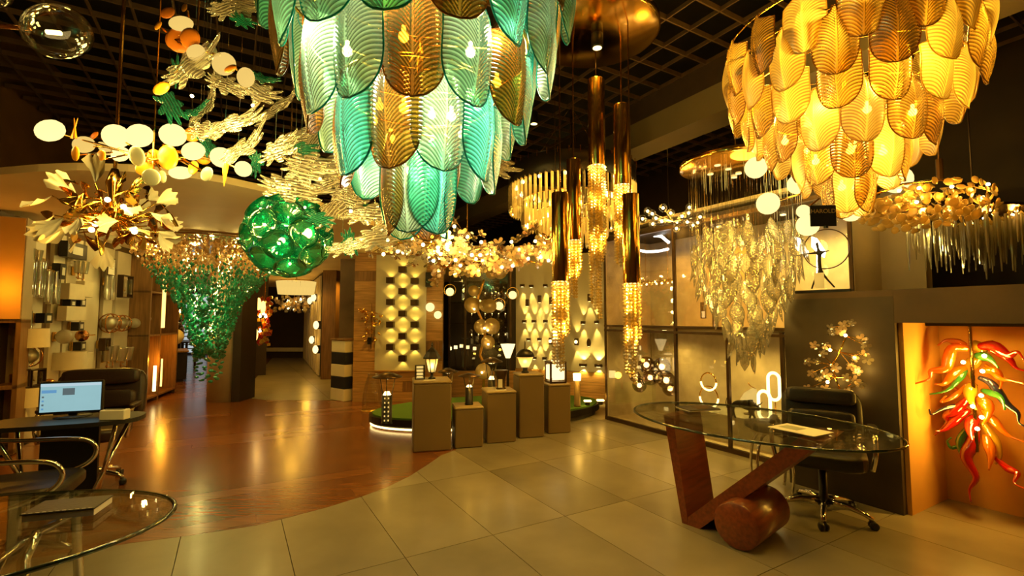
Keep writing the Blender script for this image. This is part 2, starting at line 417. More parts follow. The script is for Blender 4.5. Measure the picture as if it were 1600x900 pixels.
def lay(region, du, dv, u0, v0, gap, name, mats, parent, ztop, stag=0.0, minarea=0.004):
    us = [p[0] * DU.x + p[1] * DU.y for p in region]; vs = [p[0] * DV.x + p[1] * DV.y for p in region]
    i0, i1 = math.floor((min(us) - u0) / du) - 1, math.ceil((max(us) - u0) / du) + 1
    j0, j1 = math.floor((min(vs) - v0) / dv) - 1, math.ceil((max(vs) - v0) / dv) + 1
    for i in range(i0, i1):
        for j in range(j0, j1):
            a, c = u0 + i * du, v0 + j * dv + (stag * ((i * 0.381) % 1.0) * dv)
            r = [uv(a + gap, c + gap), uv(a + gap, c + dv - gap), uv(a + du - gap, c + dv - gap), uv(a + du - gap, c + gap)]
            q = clip(region, [(p.x, p.y) for p in r])
            if len(q) >= 3 and area(q) > minarea:
                MB().prism(q, ztop - 0.012, ztop).obj(name, rnd.choice(mats), parent)

LW0, LW1 = Vector((-2.77, -3, 0)), Vector((-10.2, 19, 0))          # foot of the left wall
LWD = (LW1 - LW0).normalized(); LWN = Vector((LWD.y, -LWD.x, 0))    # into the room
shell = MB().box((-1, 8, -0.07), (34, 34, 0.1)).obj('floor', 'joint'); structure(shell, 'floor of stone tiles and a curved field of dark red wood planks')
edge = [(-4.45, 2.2)] + [tuple(gnd(x, y).xy) for x, y in ((-40, 886), (60, 871), (208, 848), (310, 835), (400, 821), (449, 809), (510, 793), (565, 776), (605, 761), (640, 744), (668, 726), (690, 711), (712, 703))]
tiles = [(-2.8, -2.9), (8.5, -2.9), (0.4, 10.4), (-0.6, 10.4), (-0.5, 7.2)] + edge[::-1]
wood = edge + [(-0.5, 7.2), (-0.6, 8.5)] + [(-1.6, 8.75), (-2.6, 8.55), (-3.6, 8.5), (-4.4, 8.55), (-5.0, 8.8), (-9.4, 18.9), (-14.0, 18.9), (-6.75, 9.05)]
back = [(-0.6, 8.52), (-0.6, 10.4), (-4.4, 18.9), (-9.38, 18.9), (-4.98, 8.82), (-4.4, 8.57), (-3.6, 8.52), (-2.6, 8.57), (-1.6, 8.77)]
g0 = gnd(770, 836); gu, gv = g0.dot(DU), g0.dot(DV)
lay(tiles, 1.2, 0.6, gu, gv, 0.0022, 'tile', ['tile_stone', 'tile_stone', 'tile_stone_pale', 'tile_stone_dark'], shell, 0.0)
lay(back, 1.2, 1.2, gu, gv, 0.002, 'tile', ['tile_stone', 'tile_stone_pale'], shell, 0.0, minarea=0.02)
lay(wood, 0.17, 1.9, gu, gv, 0.0006, 'plank', ['plank_a', 'plank_a', 'plank_b', 'plank_c'], shell, 0.001, stag=1.0, minarea=0.006)

def wall(name, a, b, z0, z1, th, mat, label, side=1):
    a, b = Vector(a), Vector(b); d = (b - a); L = d.length; d.normalize(); n = Vector((-d.y, d.x, 0)) * side
    o = MB().box((0, 0, (z0 + z1) / 2), (L, th, z1 - z0)).obj(name, mat)
    m = (a + b) / 2 + n * th / 2; o.location = (m.x, m.y, 0); o.rotation_euler = (0, 0, atan2(d.y, d.x))
    return structure(o, label)
HC = 4.6
LE, LF_ = LW0 + LWD * ((9.0 + 3) / LWD.y), Vector((-14.2, 19, 0))
wall('wall_left', LW0, LE, 0, HC, 0.12, 'wall_brown', 'long brown wall carrying cream boards and wall lamps')
w2 = wall('wall_left_corridor', LE, LF_, 0, HC, 0.12, 'wall_brown', 'brown wall with cream boards along the wooden corridor')
wall('wall_back', LW0, (8.9, -3, 0), 0, HC, 0.12, 'wall_brown', 'plain brown wall behind the viewer', -1)
RW0, RW1 = Vector((8.95, -3, 0)), Vector((-3.95, 19, 0))
wall('wall_right', uv(-7.3, 6.3), uv(18.5, 6.3), 0, HC, 0.12, 'wall_dark', 'very dark brown wall behind the half-height partition', -1)
wall('wall_far', (-14.4, 19, 0), (-3.8, 19, 0), 0, HC, 0.12, 'wall_dark', 'dark wall closing the far corridor')
ceil = MB().box((-2.5, 8, HC + 0.05), (29, 26, 0.1)).obj('ceiling', 'ceiling_black'); structure(ceil, 'black ceiling behind an open grid of dark metal bars')
GZ, GS = 3.92, 0.29
bar_a = {}
vl = lambda u: -3.66 + 0.2077 * u + 0.05
for i in range(-6, 60):
    u = gu + i * GS; v0, v1 = vl(u), 6.15
    o = MB().box((0, 0, 0), (v1 - v0, 0.013, 0.045)).obj('grid_bar', 'grid_metal', ceil)
    o.location = uv(u, (v0 + v1) / 2, GZ); o.rotation_euler = (0, 0, RZ)
for j in range(-12, 22):
    v = gv + j * GS; u0, u1 = -2.0, min(17.0, (v + 3.6) / 0.2077)
    if u1 < u0 + 0.5 or v > 6.1: continue
    o = MB().box((0, 0, 0), (u1 - u0, 0.012, 0.035)).obj('grid_bar', 'grid_metal', ceil)
    o.location = uv((u0 + u1) / 2, v, GZ - 0.004); o.rotation_euler = (0, 0, RZ + pi / 2)
# dropped beam with a pale face, dark upper band
bm = MB().box((0, 0, 3.52), (17.0, 0.35, 0.28), 0).obj('beam_1', 'beam_face'); bm.location = uv(6.0, 4.05); bm.rotation_euler = (0, 0, RZ + pi / 2)
structure(bm, 'beige dropped beam crossing below the ceiling grid')
MB().box((0, 0, 3.80), (17.0, 0.33, 0.275)).obj('upper_band', 'beam_dark', bm)

# low curved soffit over the left half of the showroom
sp = [gnd(x, y, 2.6) for x, y in ((-150, 288), (-60, 279), (0, 273), (60, 268), (120, 266), (200, 268), (280, 275), (350, 286), (420, 301), (490, 321), (550, 341), (610, 362), (670, 380), (730, 389), (800, 391), (865, 386))]
poly = [(p.x, p.y) for p in sp] + [(1.0, 8.8), (0.6, 10.4), (-4.2, 18.8), (-13.9, 18.8), (-6.7, 9.0)]
so = MB().prism(poly, 2.6, 2.66).obj('ceiling_soffit', 'soffit_cream'); structure(so, 'low cream soffit with a curved front edge')
def downlight(p, z, label, power=0, col=WARM, spot=1.9):
    t = thing('ceiling_downlight', label, 'downlight', (p[0], p[1], z), 0, 'recessed ceiling downlights')
    MB().lathe([(0.035, -0.001), (0.055, -0.006), (0.058, -0.001), (0.058, 0.004)], 20).obj('trim_ring', 'gold_satin', t, True)
    MB().lathe([(0.035, -0.0005), (0.001, -0.0005)], 16).obj('diffuser', 'led_warm' if power else 'opal_soft', t)
    if power: lamp(t, (0, 0, -0.02), power, col, 0.04, spot=spot, blend=0.8)
downlight(at(393, 303, 5.2).xy, 2.599, 'small brass ringed downlight in the cream soffit behind the glass leaves', 14)
downlight((-7.2, 10.6), 2.599, 'added downlight in the soffit over the wooden corridor', 90, WARM)  # this and the following soffit downlights are added to brighten walls and corridors
downlight((-10.2, 15.0), 2.599, 'added downlight in the soffit near the bright window', 60, WARM)
downlight((-3.9, 11.5), 2.599, 'added downlight in the soffit over the stone corridor', 110, WARM)
downlight((-5.6, 14.5), 2.599, 'added downlight in the soffit deep in the stone corridor', 90, WARM)
downlight((-4.6, 6.7), 2.599, 'added downlight in the soffit before the far boards', 150, WARM)
downlight((-4.15, 5.2), 2.599, 'added downlight in the soffit before the near boards', 120, WARM)
downlight((-4.15, 8.4), 2.599, 'added downlight in the soffit beside the round column', 40, WARM)
downlight((-2.2, 7.3), 2.599, 'added downlight in the soffit before the timber wall', 70, WARM)

# wall boards on the left wall: cream boards with dark gaps, each one an object
wl = bpy.data.objects['wall_left']
LP = lambda d, z=0, off=0: LW0 + LWD * d + LWN * off + Vector((0, 0, z))
def lw(px, py, off=0.05):
    """distance along the left wall and height for a photo point"""
    p = onp(px, py, LP(0, 0, off), LWN); return (p - LW0).dot(LWD), p.z
bw = []
for xa, xb in ((41, 70), (83, 101), (104, 128), (131, 157), (164, 178), (183, 204)):
    da, db = lw(xa, 450)[0], lw(xb, 450)[0]; bw.append((da, db))
MBW = wl.matrix_world
def wall_child(mb, name, mat, d, z, off, parent):
    o = mb.obj(name, mat); o.location = LP(d, z, off); o.rotation_euler = (0, 0, atan2(LWD.y, LWD.x)); return o
inv = Matrix.Translation(wl.location) @ Euler(wl.rotation_euler).to_matrix().to_4x4()
inv = inv.inverted()
for da, db in bw:
    o = MB().box((0, 0, 0), (db - da, 0.04, 2.5)).obj('board', 'board_cream', wl)
    p = inv @ LP((da + db) / 2, 1.27, 0.02); o.location = p
d2 = (LF_ - LE).normalized(); n2 = Vector((d2.y, -d2.x, 0)); inv2 = (Matrix.Translation(w2.location) @ Euler(w2.rotation_euler).to_matrix().to_4x4()).inverted()
for k in range(14):
    o = MB().box((0, 0, 0), (0.6, 0.04, 2.5)).obj('board', 'board_cream', w2); o.location = inv2 @ (LE + d2 * (0.7 + k * 0.8) + n2 * 0.02 + Vector((0, 0, 1.27)))

# window at the far end of the wooden corridor: cool daylight
win = thing('window_1', 'bright tall window with pale blinds at the corridor end', 'window', (-10.4 + 0.35, 18.82, 0)); del win['category']; structure(win)
win.location = (-9.9, 18.9, 0)
wx0, wx1 = -12.4 + 9.9, -10.6 + 9.9
a, b = at(285, 500, 18.85), at(327, 500, 18.85)
wx0, wx1 = a.x + 9.9, b.x + 9.9
MB().box(((wx0 + wx1) / 2, 0, 1.25), (wx1 - wx0, 0.02, 2.3)).obj('pane', 'day_window', win)
for k in range(7): MB().box(((wx0 + wx1) / 2, -0.04, 0.25 + k * 0.16), (wx1 - wx0, 0.03, 0.04)).obj('slat', 'stone_white', win)
for x in (wx0, (wx0 + wx1) / 2, wx1): MB().box((x, -0.05, 1.25), (0.06, 0.05, 2.4)).obj('frame', 'stone_white', win)

# corridor: round column, dark block, white plinth strip, side wall with lamps
cb = gnd(350, 625)
col = MB().lathe([(0.27, 0), (0.27, 2.6)], 28).obj('column_1', 'wall_beige', None, True); col.location = (cb.x, cb.y, 0); structure(col, 'round beige column under the green crystal waterfall')
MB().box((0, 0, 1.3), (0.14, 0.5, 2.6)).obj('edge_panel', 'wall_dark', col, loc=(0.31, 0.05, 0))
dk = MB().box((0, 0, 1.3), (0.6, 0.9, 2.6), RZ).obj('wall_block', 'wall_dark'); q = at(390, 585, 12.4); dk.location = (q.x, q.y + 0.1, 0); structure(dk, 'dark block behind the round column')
ew = wall('wall_corridor_end', at(376, 500, 17.6).xy.to_3d(), at(478, 500, 17.6).xy.to_3d(), 0, 2.6, 0.1, 'wall_dark', 'near-black wall at the end of the stone corridor')
tr = MB().box((0, 0, 0.3), (2.5, 0.06, 0.14)).obj('baseboard_corridor', 'stone_white'); q = at(440, 550, 17.5); tr.location = (q.x, q.y, 0); structure(tr, 'pale baseboard along the dark corridor end')
c0, c1 = Vector((at(500, 590, 11.9).x, 11.9, 0)), Vector((at(475, 560, 17.4).x, 17.4, 0))
cw = wall('wall_corridor_side', c0, c1, 0, 2.6, 0.1, 'wall_dark', 'corridor side wall of upright cream boards with lamps', -1)
cd = (c1 - c0).normalized(); cn = Vector((-cd.y, cd.x, 0))
cinv = (Matrix.Translation(cw.location) @ Euler(cw.rotation_euler).to_matrix().to_4x4()).inverted()
for k in range(9):
    o = MB().box((0, 0, 0), (0.5, 0.04, 2.5)).obj('board', 'board_cream', cw); o.location = cinv @ (c0 + cd * (0.35 + k * 0.68) + cn * 0.025 + Vector((0, 0, 1.27)))
# brown pillars by the corridor mouth
for i, (x0, x1, Y, mt) in enumerate(((503, 524, 11.4, 'oak_dark'), (530, 562, 9.25, 'wall_brown'))):
    a, b = at(x0, 500, Y), at(x1, 500, Y)
    o = MB().box(((a.x + b.x) / 2, Y + 0.2, 1.3), (b.x - a.x, 0.4, 2.6)).obj('column_%d' % (i + 2), mt); structure(o, ('brown pillar at the corridor mouth', 'broad brown pillar above the banded stand')[i])
# timber wall, each board an object
TX0, TX1, TY = at(553, 500, 8.35).x, at(692, 500, 8.35).x, 8.35
tw = MB().box(((TX0 + TX1) / 2, TY + 0.06, 1.3), (TX1 - TX0, 0.08, 2.6)).obj('wall_timber', 'oak_dark'); structure(tw, 'wall of horizontal oak boards')
zz = 0.0; k = 0
while zz < 2.55:
    h = min(0.175, 2.6 - zz)
    cut = TX0 + (TX1 - TX0) * (0.25 + 0.5 * ((k * 0.618) % 1))
    for a, b in ((TX0, cut), (cut, TX1)):
        MB().box(((a + b) / 2, TY + 0.008, zz + h / 2), (b - a - 0.004, 0.022 + 0.006 * (k % 2), h - 0.006)).obj('board', ('oak', 'oak', 'oak_dark')[int(rnd.random() * 2.4)], tw)
    zz += 0.175; k += 1
# recessed glass cabinet wall (dark) between timber and sconce wall
GX0, GX1, GY = TX1 + 0.01, at(806, 500, 9.0).x, 9.0
gwall = MB().box(((GX0 + GX1) / 2, GY + 0.55, 1.3), (GX1 - GX0 + 0.1, 0.06, 2.6)).obj('wall_cabinet_back', 'wall_dark'); structure(gwall, 'dark wall behind the glass cabinet')
MB().box(((GX0 + GX1) / 2, GY - 0.1, 0.235), (GX1 - GX0, 0.1, 0.47)).obj('wood_base', 'oak', gwall)
# sconce wall: white panel over oak planks, turned towards the centre
S0, S1 = Vector((at(806, 500, 8.95).x, 8.95, 0)), Vector((at(946, 500, 8.2).x, 8.2, 0))
sw = wall('wall_sconces', S0, S1, 0.52, 2.6, 0.08, 'panel_white', 'white panel wall full of small up-and-down lights')
sd = (S1 - S0).normalized(); sn = Vector((sd.y, -sd.x, 0))
sinv = (Matrix.Translation(sw.location) @ Euler(sw.rotation_euler).to_matrix().to_4x4()).inverted()
for k in range(3):
    o = MB().box((0, 0, 0), ((S1 - S0).length, 0.05, 0.165)).obj('plank', 'oak', sw); o.location = sinv @ ((S0 + S1) / 2 + Vector((0, 0, 0.09 + k * 0.17)))
def swp(px, py, off=0.0): return onp(px, py, S0 + sn * off, sn)

# half-height partition with a glowing niche
pt = bpy.data.objects.new('wall_partition', None); COL.objects.link(pt); pt.rotation_euler = (0, 0, RZ); structure(pt, 'half-height slate partition with a lit plaster niche')
V0, UN, UL, HW, HN = 4.30, 1.64, 2.47, 1.665, 1.415        # local x = v, local y = u
MB().box((V0 + 0.185, (UN + UL) / 2, (HW - 0.05) / 2), (0.37, UL - UN, HW - 0.05)).obj('slate_panel', 'slate', pt)
MB().box((V0 + 0.185, (UN + UL) / 2, HW - 0.025), (0.37, UL - UN, 0.05)).obj('slate_cap', 'slate_top', pt)
MB().box((V0 + 0.42, (UN - 0.9) / 2, (HW + HN) / 2), (0.84, UN + 0.9 - 0.002, HW - HN)).obj('header', 'slate_top', pt)
MB().box((V0 + 0.40, UN + 0.04, HN / 2), (0.72, 0.06, HN)).obj('niche_side', 'niche_plaster', pt, loc=(0.02, -0.04, 0))
MB().box((V0 + 0.76, (UN - 0.9) / 2, HN / 2), (0.10, UN + 0.9, HN)).obj('niche_back', 'niche_plaster', pt)
MB().box((V0 + 0.40, -0.87, HN / 2), (0.78, 0.06, HN)).obj('niche_side', 'niche_plaster', pt)
MB().box((V0 + 0.38, 0.35, HN - 0.012), (0.5, 2.3, 0.02)).obj('niche_ceiling', 'beam_dark', pt)
bp = MB().box((0, 0, 1.325), (0.12, 0.34, 2.65)).obj('column_4', 'wall_beige'); bp.location = uv(1.90, 5.25); bp.rotation_euler = (0, 0, RZ); structure(bp, 'beige pilaster above the slate partition')
def cushion(c, size, b=0.03, M=None, n=10, puff=0.15):
    """rounded soft block"""
    mb = MB(); hx, hy, hz = [s / 2 for s in size]; M = M or Matrix.Identity(3); c = Vector(c)
    me = n; vs = []; idx = {}
    def P(u, v, w):
        p = Vector((u, v, w)); e = 5.0
        L = (abs(u) ** e + abs(v) ** e + abs(w) ** e) ** (1 / e); p = p / L
        return c + M @ Vector((p.x * hx, p.y * hy, p.z * hz))
    g = [tan(-pi / 4 + pi / 2 * i / n) for i in range(n + 1)]
    for ax in range(3):
        for sgn in (-1, 1):
            o = len(mb.v); vv = []
            for a in g:
                for b2 in g:
                    q = [0, 0, 0]; q[ax] = sgn; q[(ax + 1) % 3] = a; q[(ax + 2) % 3] = b2; vv.append(P(*q))
            ff = []
            for i in range(n):
                for j in range(n):
                    f = (i * (n + 1) + j, (i + 1) * (n + 1) + j, (i + 1) * (n + 1) + j + 1, i * (n + 1) + j + 1)
                    ff.append(f if sgn > 0 else f[::-1])
            mb.add(vv, ff)
    return mb
# ================================================================ THE GLASS SHOWCASE ON THE RIGHT
CV, CU0, CU1, CD, CH, CM = 4.687, 2.06, 5.31, 0.92, 2.6, 1.31
cs = thing('display_case', 'tall glass-fronted display case with dark frames and lit beige interior', 'display case', (0, 0, 0), RZ)
MB().box((CV + CD, (CU0 + CU1) / 2, CH / 2), (0.05, CU1 - CU0, CH)).obj('back_panel', 'wall_beige', cs)
MB().box((CV + CD / 2, CU1 - 0.02, CH / 2), (CD, 0.04, CH)).obj('side_panel', 'wall_beige', cs)
MB().box((CV + CD / 2, CU0 + 0.02, CH / 2), (CD, 0.04, CH)).obj('side_panel', 'wall_beige', cs)
MB().box((CV + CD / 2, (CU0 + CU1) / 2, CH + 0.02), (CD + 0.05, CU1 - CU0 + 0.04, 0.04)).obj('top_panel', 'wall_dark', cs)
MB().box((CV + CD / 2 - 0.02, (CU0 + CU1) / 2, CH + 0.10), (CD + 0.12, CU1 - CU0 + 0.1, 0.035)).obj('top_trim', 'wall_beige', cs)
MB().box((CV + CD / 2 + 0.02, (CU0 + CU1) / 2, 0.02), (CD - 0.04, CU1 - CU0 - 0.08, 0.03)).obj('floor_panel', 'wall_beige', cs)
MB().box((CV + CD / 2 + 0.02, (CU0 + CU1) / 2, CM), (CD - 0.04, CU1 - CU0 - 0.08, 0.03)).obj('shelf', 'wall_beige', cs)
MB().box((CV + CD / 2 + 0.1, (CU0 + 4.0) / 2, 0.185), (CD - 0.3, 4.0 - CU0 - 0.06, 0.3)).obj('display_step', 'stone_white', cs)
ups = (CU0 + 0.02, 4.03, CU1 - 0.02); los = (CU0 + 0.02, 2.72, 3.32, 4.03, CU1 - 0.02)
for u in ups: MB().box((CV, u, (CM + CH) / 2), (0.035, 0.03, CH - CM)).obj('post', 'bronze', cs)
for u in los: MB().box((CV, u, CM / 2), (0.035, 0.032, CM)).obj('post', 'bronze', cs)
for z, h in ((0.025, 0.05), (CM - 0.035, 0.03), (CM + 0.03, 0.03), (CH - 0.02, 0.04)): MB().box((CV, (CU0 + CU1) / 2, z), (0.04, CU1 - CU0, h)).obj('rail', 'bronze', cs)
for a, b in zip(ups, ups[1:]): MB().box((CV + 0.004, (a + b) / 2, (CM + CH) / 2), (0.006, b - a - 0.03, CH - CM - 0.1)).obj('pane', 'pane', cs)
for a, b in zip(los, los[1:]): MB().box((CV + 0.004, (a + b) / 2, CM / 2), (0.006, b - a - 0.03, CM - 0.1)).obj('pane', 'pane', cs)
for u, z, pw, cl in ((4.65, CM - 0.02, 34, SOFT), (3.65, CM - 0.02, 30, SOFT), (3.0, CM - 0.02, 30, SOFT), (2.4, CM - 0.02, 24, SOFT), (4.65, CH - 0.01, 34, WARM), (3.75, CH - 0.01, 80, AMBER), (2.95, CH - 0.01, 45, SOFT), (2.35, CH - 0.01, 80, (1, 0.88, 0.66))):
    f = MB().lathe([(0.03, 0), (0.03, -0.012)], 14).obj('spot_lens', 'led_warm', cs, loc=(CV + 0.5, u, z)); lamp(cs, (CV + 0.5, u, z - 0.04), pw, cl, 0.04, spot=2.6, blend=0.9)
def cpl(px, py, v): return onp(px, py, uv(0, v), DV)

# ring lamps: two stacked hoops half lit
def hoop(name, label, c, R, rr, group, lit, rz, sz=1.0, a0=pi, a1=2 * pi):
    t = thing(name, label, 'table lamp', (c.x, c.y, c.z), rz, group)
    return t
p = cpl(1108, 636, 5.15); stp = 0.337
t = thing('ring_lamp', 'pair of stacked hoop lamps, each hoop lit along its lower half', 'table lamp', (p.x, p.y, stp), RZ - pi / 2 + 0.15)
for cz, R in ((0.125, 0.12), (0.315, 0.10)):
    MB().torus(R, 0.009, 32, 8, (0, 0, cz), a0=0, a1=pi, sz=1.15).obj('hoop_metal', 'gold', t, True)
    MB().torus(R, 0.012, 32, 8, (0, 0, cz), a0=pi, a1=2 * pi, sz=1.0).obj('hoop_light', 'led_warm', t, True)
MB().lathe([(0.06, -0.008), (0.06, 0.004), (0.01, 0.006)], 18).obj('base', 'gold', t, True)
for lab, px, py, hz in (('nearer of two upright oval light loops beside the bull', 1195, 653, 0.0), ('higher of two upright oval light loops near the slate panel', 1210, 632, 0.0)):
    p = cpl(px, py, 4.95 if px < 1200 else 5.25); z = stp if px < 1200 else stp
    t = thing('oval_lamp', lab, 'table lamp', (p.x, p.y, z), RZ - pi / 2, 'oval loop lamps')
    up = 0.03 if px < 1200 else 0.20
    n = 40; pts = []
    for i in range(n + 1):
        a = 2 * pi * i / n; pts.append((0.065 * cos(a), 0, up + 0.15 + 0.065 * sin(a) + (0.085 if sin(a) > 1e-6 else -0.085 if sin(a) < -1e-6 else 0)))
    MB().tube(pts, 0.017, 8, False).obj('light_loop', 'led_warm', t, True)
    MB().tube([(0, 0.02, 0), (0, 0.02, up + 0.02)], 0.006).obj('stand', 'gold', t); MB().lathe([(0.05, 0.0), (0.05, 0.01)], 16).obj('base', 'gold', t)
# sailing boat lamp
p = cpl(1170, 628, 5.2)
t = thing('sail_lamp', 'small sailing boat lamp with a pale glowing sail behind the bull', 'table lamp', (p.x, p.y, stp), RZ - pi / 2)
hz = p.z - stp
MB().tube([(0, 0, 0), (0, 0, hz)], 0.01).obj('stand', 'bronze', t)
MB().slab([(-0.11, hz + 0.01), (0.10, hz + 0.0), (0.10, hz + 0.16), (0.06, hz + 0.17), (-0.05, hz + 0.10)], 0.012, Matrix.Identity(4)).obj('sail', 'opal_soft', t)
MB().bbox((0, 0, hz - 0.012), (0.22, 0.04, 0.024), 0.008).obj('hull', 'gold_dark', t)
MB().tube([(0.09, 0, hz + 0.16), (0.02, 0, hz + 0.19), (0.0, 0, hz + 0.22)], 0.006).obj('mast', 'gold', t)
MB().lathe([(0.06, 0), (0.06, 0.012)], 16).obj('base', 'bronze', t)
# bull sculpture on the display step
p = cpl(1162, 655, 4.86)
bl = thing('bull_statue', 'black bull sculpture standing mid-stride inside the glass case', 'statue', (p.x, p.y, stp), RZ - pi / 2)
def skin_body(name, joints, edges, mat, parent, lvl=2, root=0):
    me = bpy.data.meshes.new('m'); me.from_pydata([j[0] for j in joints], edges, [])
    o = bpy.data.objects.new(name, me); COL.objects.link(o); me.materials.append(MATS[mat])
    if parent: o.parent = parent
    sk = o.modifiers.new('skin', 'SKIN'); sk.use_smooth_shade = True
    ss = o.modifiers.new('sub', 'SUBSURF'); ss.levels = lvl; ss.render_levels = lvl
    for i, j in enumerate(joints):
        r = j[1]; d = me.skin_vertices[0].data[i]; d.radius = (r, r); d.use_root = (i == root)
    return o
K = 0.85
B = [((-0.13, 0, .165), .040), ((-0.05, 0, .165), .045), ((0.05, 0, .175), .052), ((0.11, 0, .185), .045), ((0.155, 0, .165), .034), ((0.195, 0, .135), .022),
     ((-0.145, .03, .10), .022), ((-0.165, .03, .05), .012), ((-0.155, .03, .008), .012), ((-0.115, -.03, .10), .022), ((-0.095, -.03, .05), .012), ((-0.075, -.03, .008), .012),
     ((0.075, .035, .10), .020), ((0.055, .035, .05), .012), ((0.045, .035, .008), .012), ((0.125, -.035, .10), .020), ((0.155, -.035, .055), .012), ((0.165, -.035, .008), .012)]
E = [(0, 1), (1, 2), (2, 3), (3, 4), (4, 5), (0, 6), (6, 7), (7, 8), (0, 9), (9, 10), (10, 11), (2, 12), (12, 13), (13, 14), (3, 15), (15, 16), (16, 17)]
skin_body('body', B, E, 'black_metal', bl, 2, 1)
for s in (-1, 1): MB().tube([(0.165, s * 0.02, 0.185), (0.17, s * 0.05, 0.195), (0.185, s * 0.06, 0.22)], [0.009, 0.007, 0.002], 6).obj('horn', 'black_metal', bl, True)
MB().tube([(-0.16, 0, 0.19), (-0.20, 0, 0.21), (-0.215, 0, 0.16), (-0.20, 0, 0.10)], [0.006, 0.005, 0.005, 0.009], 6).obj('tail', 'black_metal', bl, True)
# round stool with chrome hoop legs behind the desk
st = thing('round_stool', 'low round stool with a dark pad and chrome hoop legs beyond the desk', 'stool', (2.20, 4.12, 0))
cushion((0, 0, 0.535), (0.34, 0.34, 0.075)).obj('seat_pad', 'black_leather', st, True)
MB().lathe([(0.15, 0.485), (0.155, 0.5)], 24).obj('seat_plate', 'chrome', st, True)
for k in range(2):
    MB().tube(spline([Matrix.Rotation(k * pi / 2 + 0.5, 3, 'Z') @ Vector(v) for v in ((-0.17, 0, 0.012), (-0.19, 0, 0.2), (-0.14, 0, 0.42), (0, 0, 0.485 - 0.012 * k), (0.14, 0, 0.42), (0.19, 0, 0.2), (0.17, 0, 0.012))]), 0.012, 8).obj('leg_hoop', 'chrome', st, True)
# bubble pendant in the lower bay
c = cpl(1018, 590, 5.05)
t = thing('bubble_pendant', 'cluster pendant of smoky glass bubbles with lit bulbs in the lower case', 'pendant lamp', (c.x, c.y, CM - 0.04))
MB().lathe([(0.05, 0.0), (0.05, 0.02)], 16).obj('canopy', 'bronze', t)
MB().tube([(0, 0, 0), (0, 0, c.z - CM + 0.02)], 0.004).obj('cord', 'bronze', t)
for i, (px, py, r) in enumerate(((992, 588, 9), (1010, 570, 13), (1034, 573, 14), (1016, 590, 12), (1041, 594, 14), (1047, 607, 12), (999, 602, 11), (1028, 590, 9))):
    q = cpl(px, py, 5.0 + 0.06 * (i % 3)); d = q - Vector((c.x, c.y, CM - 0.04)); R = r / F * q.y
    bb = MB().ball(d, R, 16).obj('bubble', 'smoke_glass', t, True)
    MB().ball(d, R * 0.35, 8).obj('bulb', 'bulb_small', bb, True)
    MB().tube([(0, 0, c.z - CM + 0.04), d], 0.004, 6).obj('arm', 'bronze', t)
# candle pendants, crystal bar chandelier, arc lamp and wedge lamp in the upper bays
for lab, px, py in (('upper candle-like tube pendant glowing in the amber bay', 1099, 490), ('lower candle-like tube pendant glowing in the amber bay', 1118, 506)):
    q = cpl(px, py, 5.0)
    t = thing('candle_pendant', lab, 'pendant lamp', (q.x, q.y, CH - 0.06), 0, 'tube pendants')
    dz = q.z - CH + 0.06
    MB().tube([(0, 0, 0.06), (0, 0, dz + 0.14)], 0.003).obj('cord', 'bronze', t)
    MB().lathe([(0.035, dz - 0.06), (0.035, dz + 0.14)], 14, cap=False).obj('shade', 'smoke_glass', t, True)
    MB().lathe([(0.018, dz - 0.05), (0.018, dz + 0.03)], 10).obj('bulb', 'flame', t, True)
q = cpl(1026, 442, 5.05)
t = thing('crystal_bar_chandelier', 'long horizontal crystal chandelier glittering behind the upper pane', 'chandelier', (q.x, q.y, q.z), RZ + pi / 2)
MB().tube([(-0.33, 0, 0.02), (0.33, 0, 0.02)], 0.012).obj('bar', 'gold', t, True)
for s in (-0.2, 0.2): MB().tube([(s, 0, 0.02), (s, 0, CH - q.z)], 0.003).obj('cord', 'gold', t)
for i in range(24):
    x = -0.32 + 0.64 * i / 23; MB().octa((0, 0, 0), 0.024, 1.7).obj('crystal_drop', 'crystal_amber', t, loc=(x, 0.03 * (-1) ** i, -0.02 + 0.05 * ((i * 0.37) % 1)))
for i in range(7): MB().ball((-0.28 + 0.56 * i / 6, 0, -0.01), 0.014, 8).obj('bulb', 'bulb_small', t, True)
q = cpl(1022, 383, 5.0)
t = thing('arc_pendant', 'pendant of two curved white light bars behind the upper pane', 'pendant lamp', (q.x, q.y, q.z), 0)
a, b, c2 = [cpl(x, y, 5.0) - q for x, y in ((998, 391), (1022, 393), (1044, 389))]
MB().tube([a, a.lerp(b, .5) + Vector((0, 0, -.012)), b, b.lerp(c2, .5) + Vector((0, 0, -.006)), c2], 0.017, 8).obj('light_bar', 'led_white', t, True)
a, b, c2 = [cpl(x, y, 5.1) - q for x, y in ((1022, 368), (1033, 369), (1045, 379))]
MB().tube([a, b, c2], 0.02, 8).obj('light_bar', 'led_white', t, True)
MB().tube([b, (b.x, b.y, CH - q.z)], 0.004).obj('cord', 'chrome', t)
q = cpl(1265, 385, 4.95)
t = thing('wedge_pendant', 'pendant of two white glowing wedge fins above the slate partition', 'pendant lamp', (q.x, q.y, q.z), 0)
for x0 in (1241, 1268):
    P = [cpl(x, y, 4.95) - q for x, y in ((x0, 370), (x0 + 6, 372), (x0 + 20, 393), (x0 + 18, 402), (x0 + 4, 390), (x0, 386))]
    n = len(P); off = DV * 0.03
    MB().add(P + [v + off for v in P], [tuple(range(n)), tuple(range(2 * n - 1, n - 1, -1))] + [((i + 1) % n, i, n + i, n + (i + 1) % n) for i in range(n)]).obj('light_fin', 'led_white', t)
    a = cpl(x0 + 4, 371, 4.95) - q; MB().tube([a, (a.x, a.y, CH - q.z)], 0.004).obj('cord', 'chrome', t)
a, b = cpl(1279, 395, 4.95) - q, cpl(1279, 428, 4.95) - q
MB().tube([a, b], 0.018, 10).obj('light_tube', 'led_white', t, True)

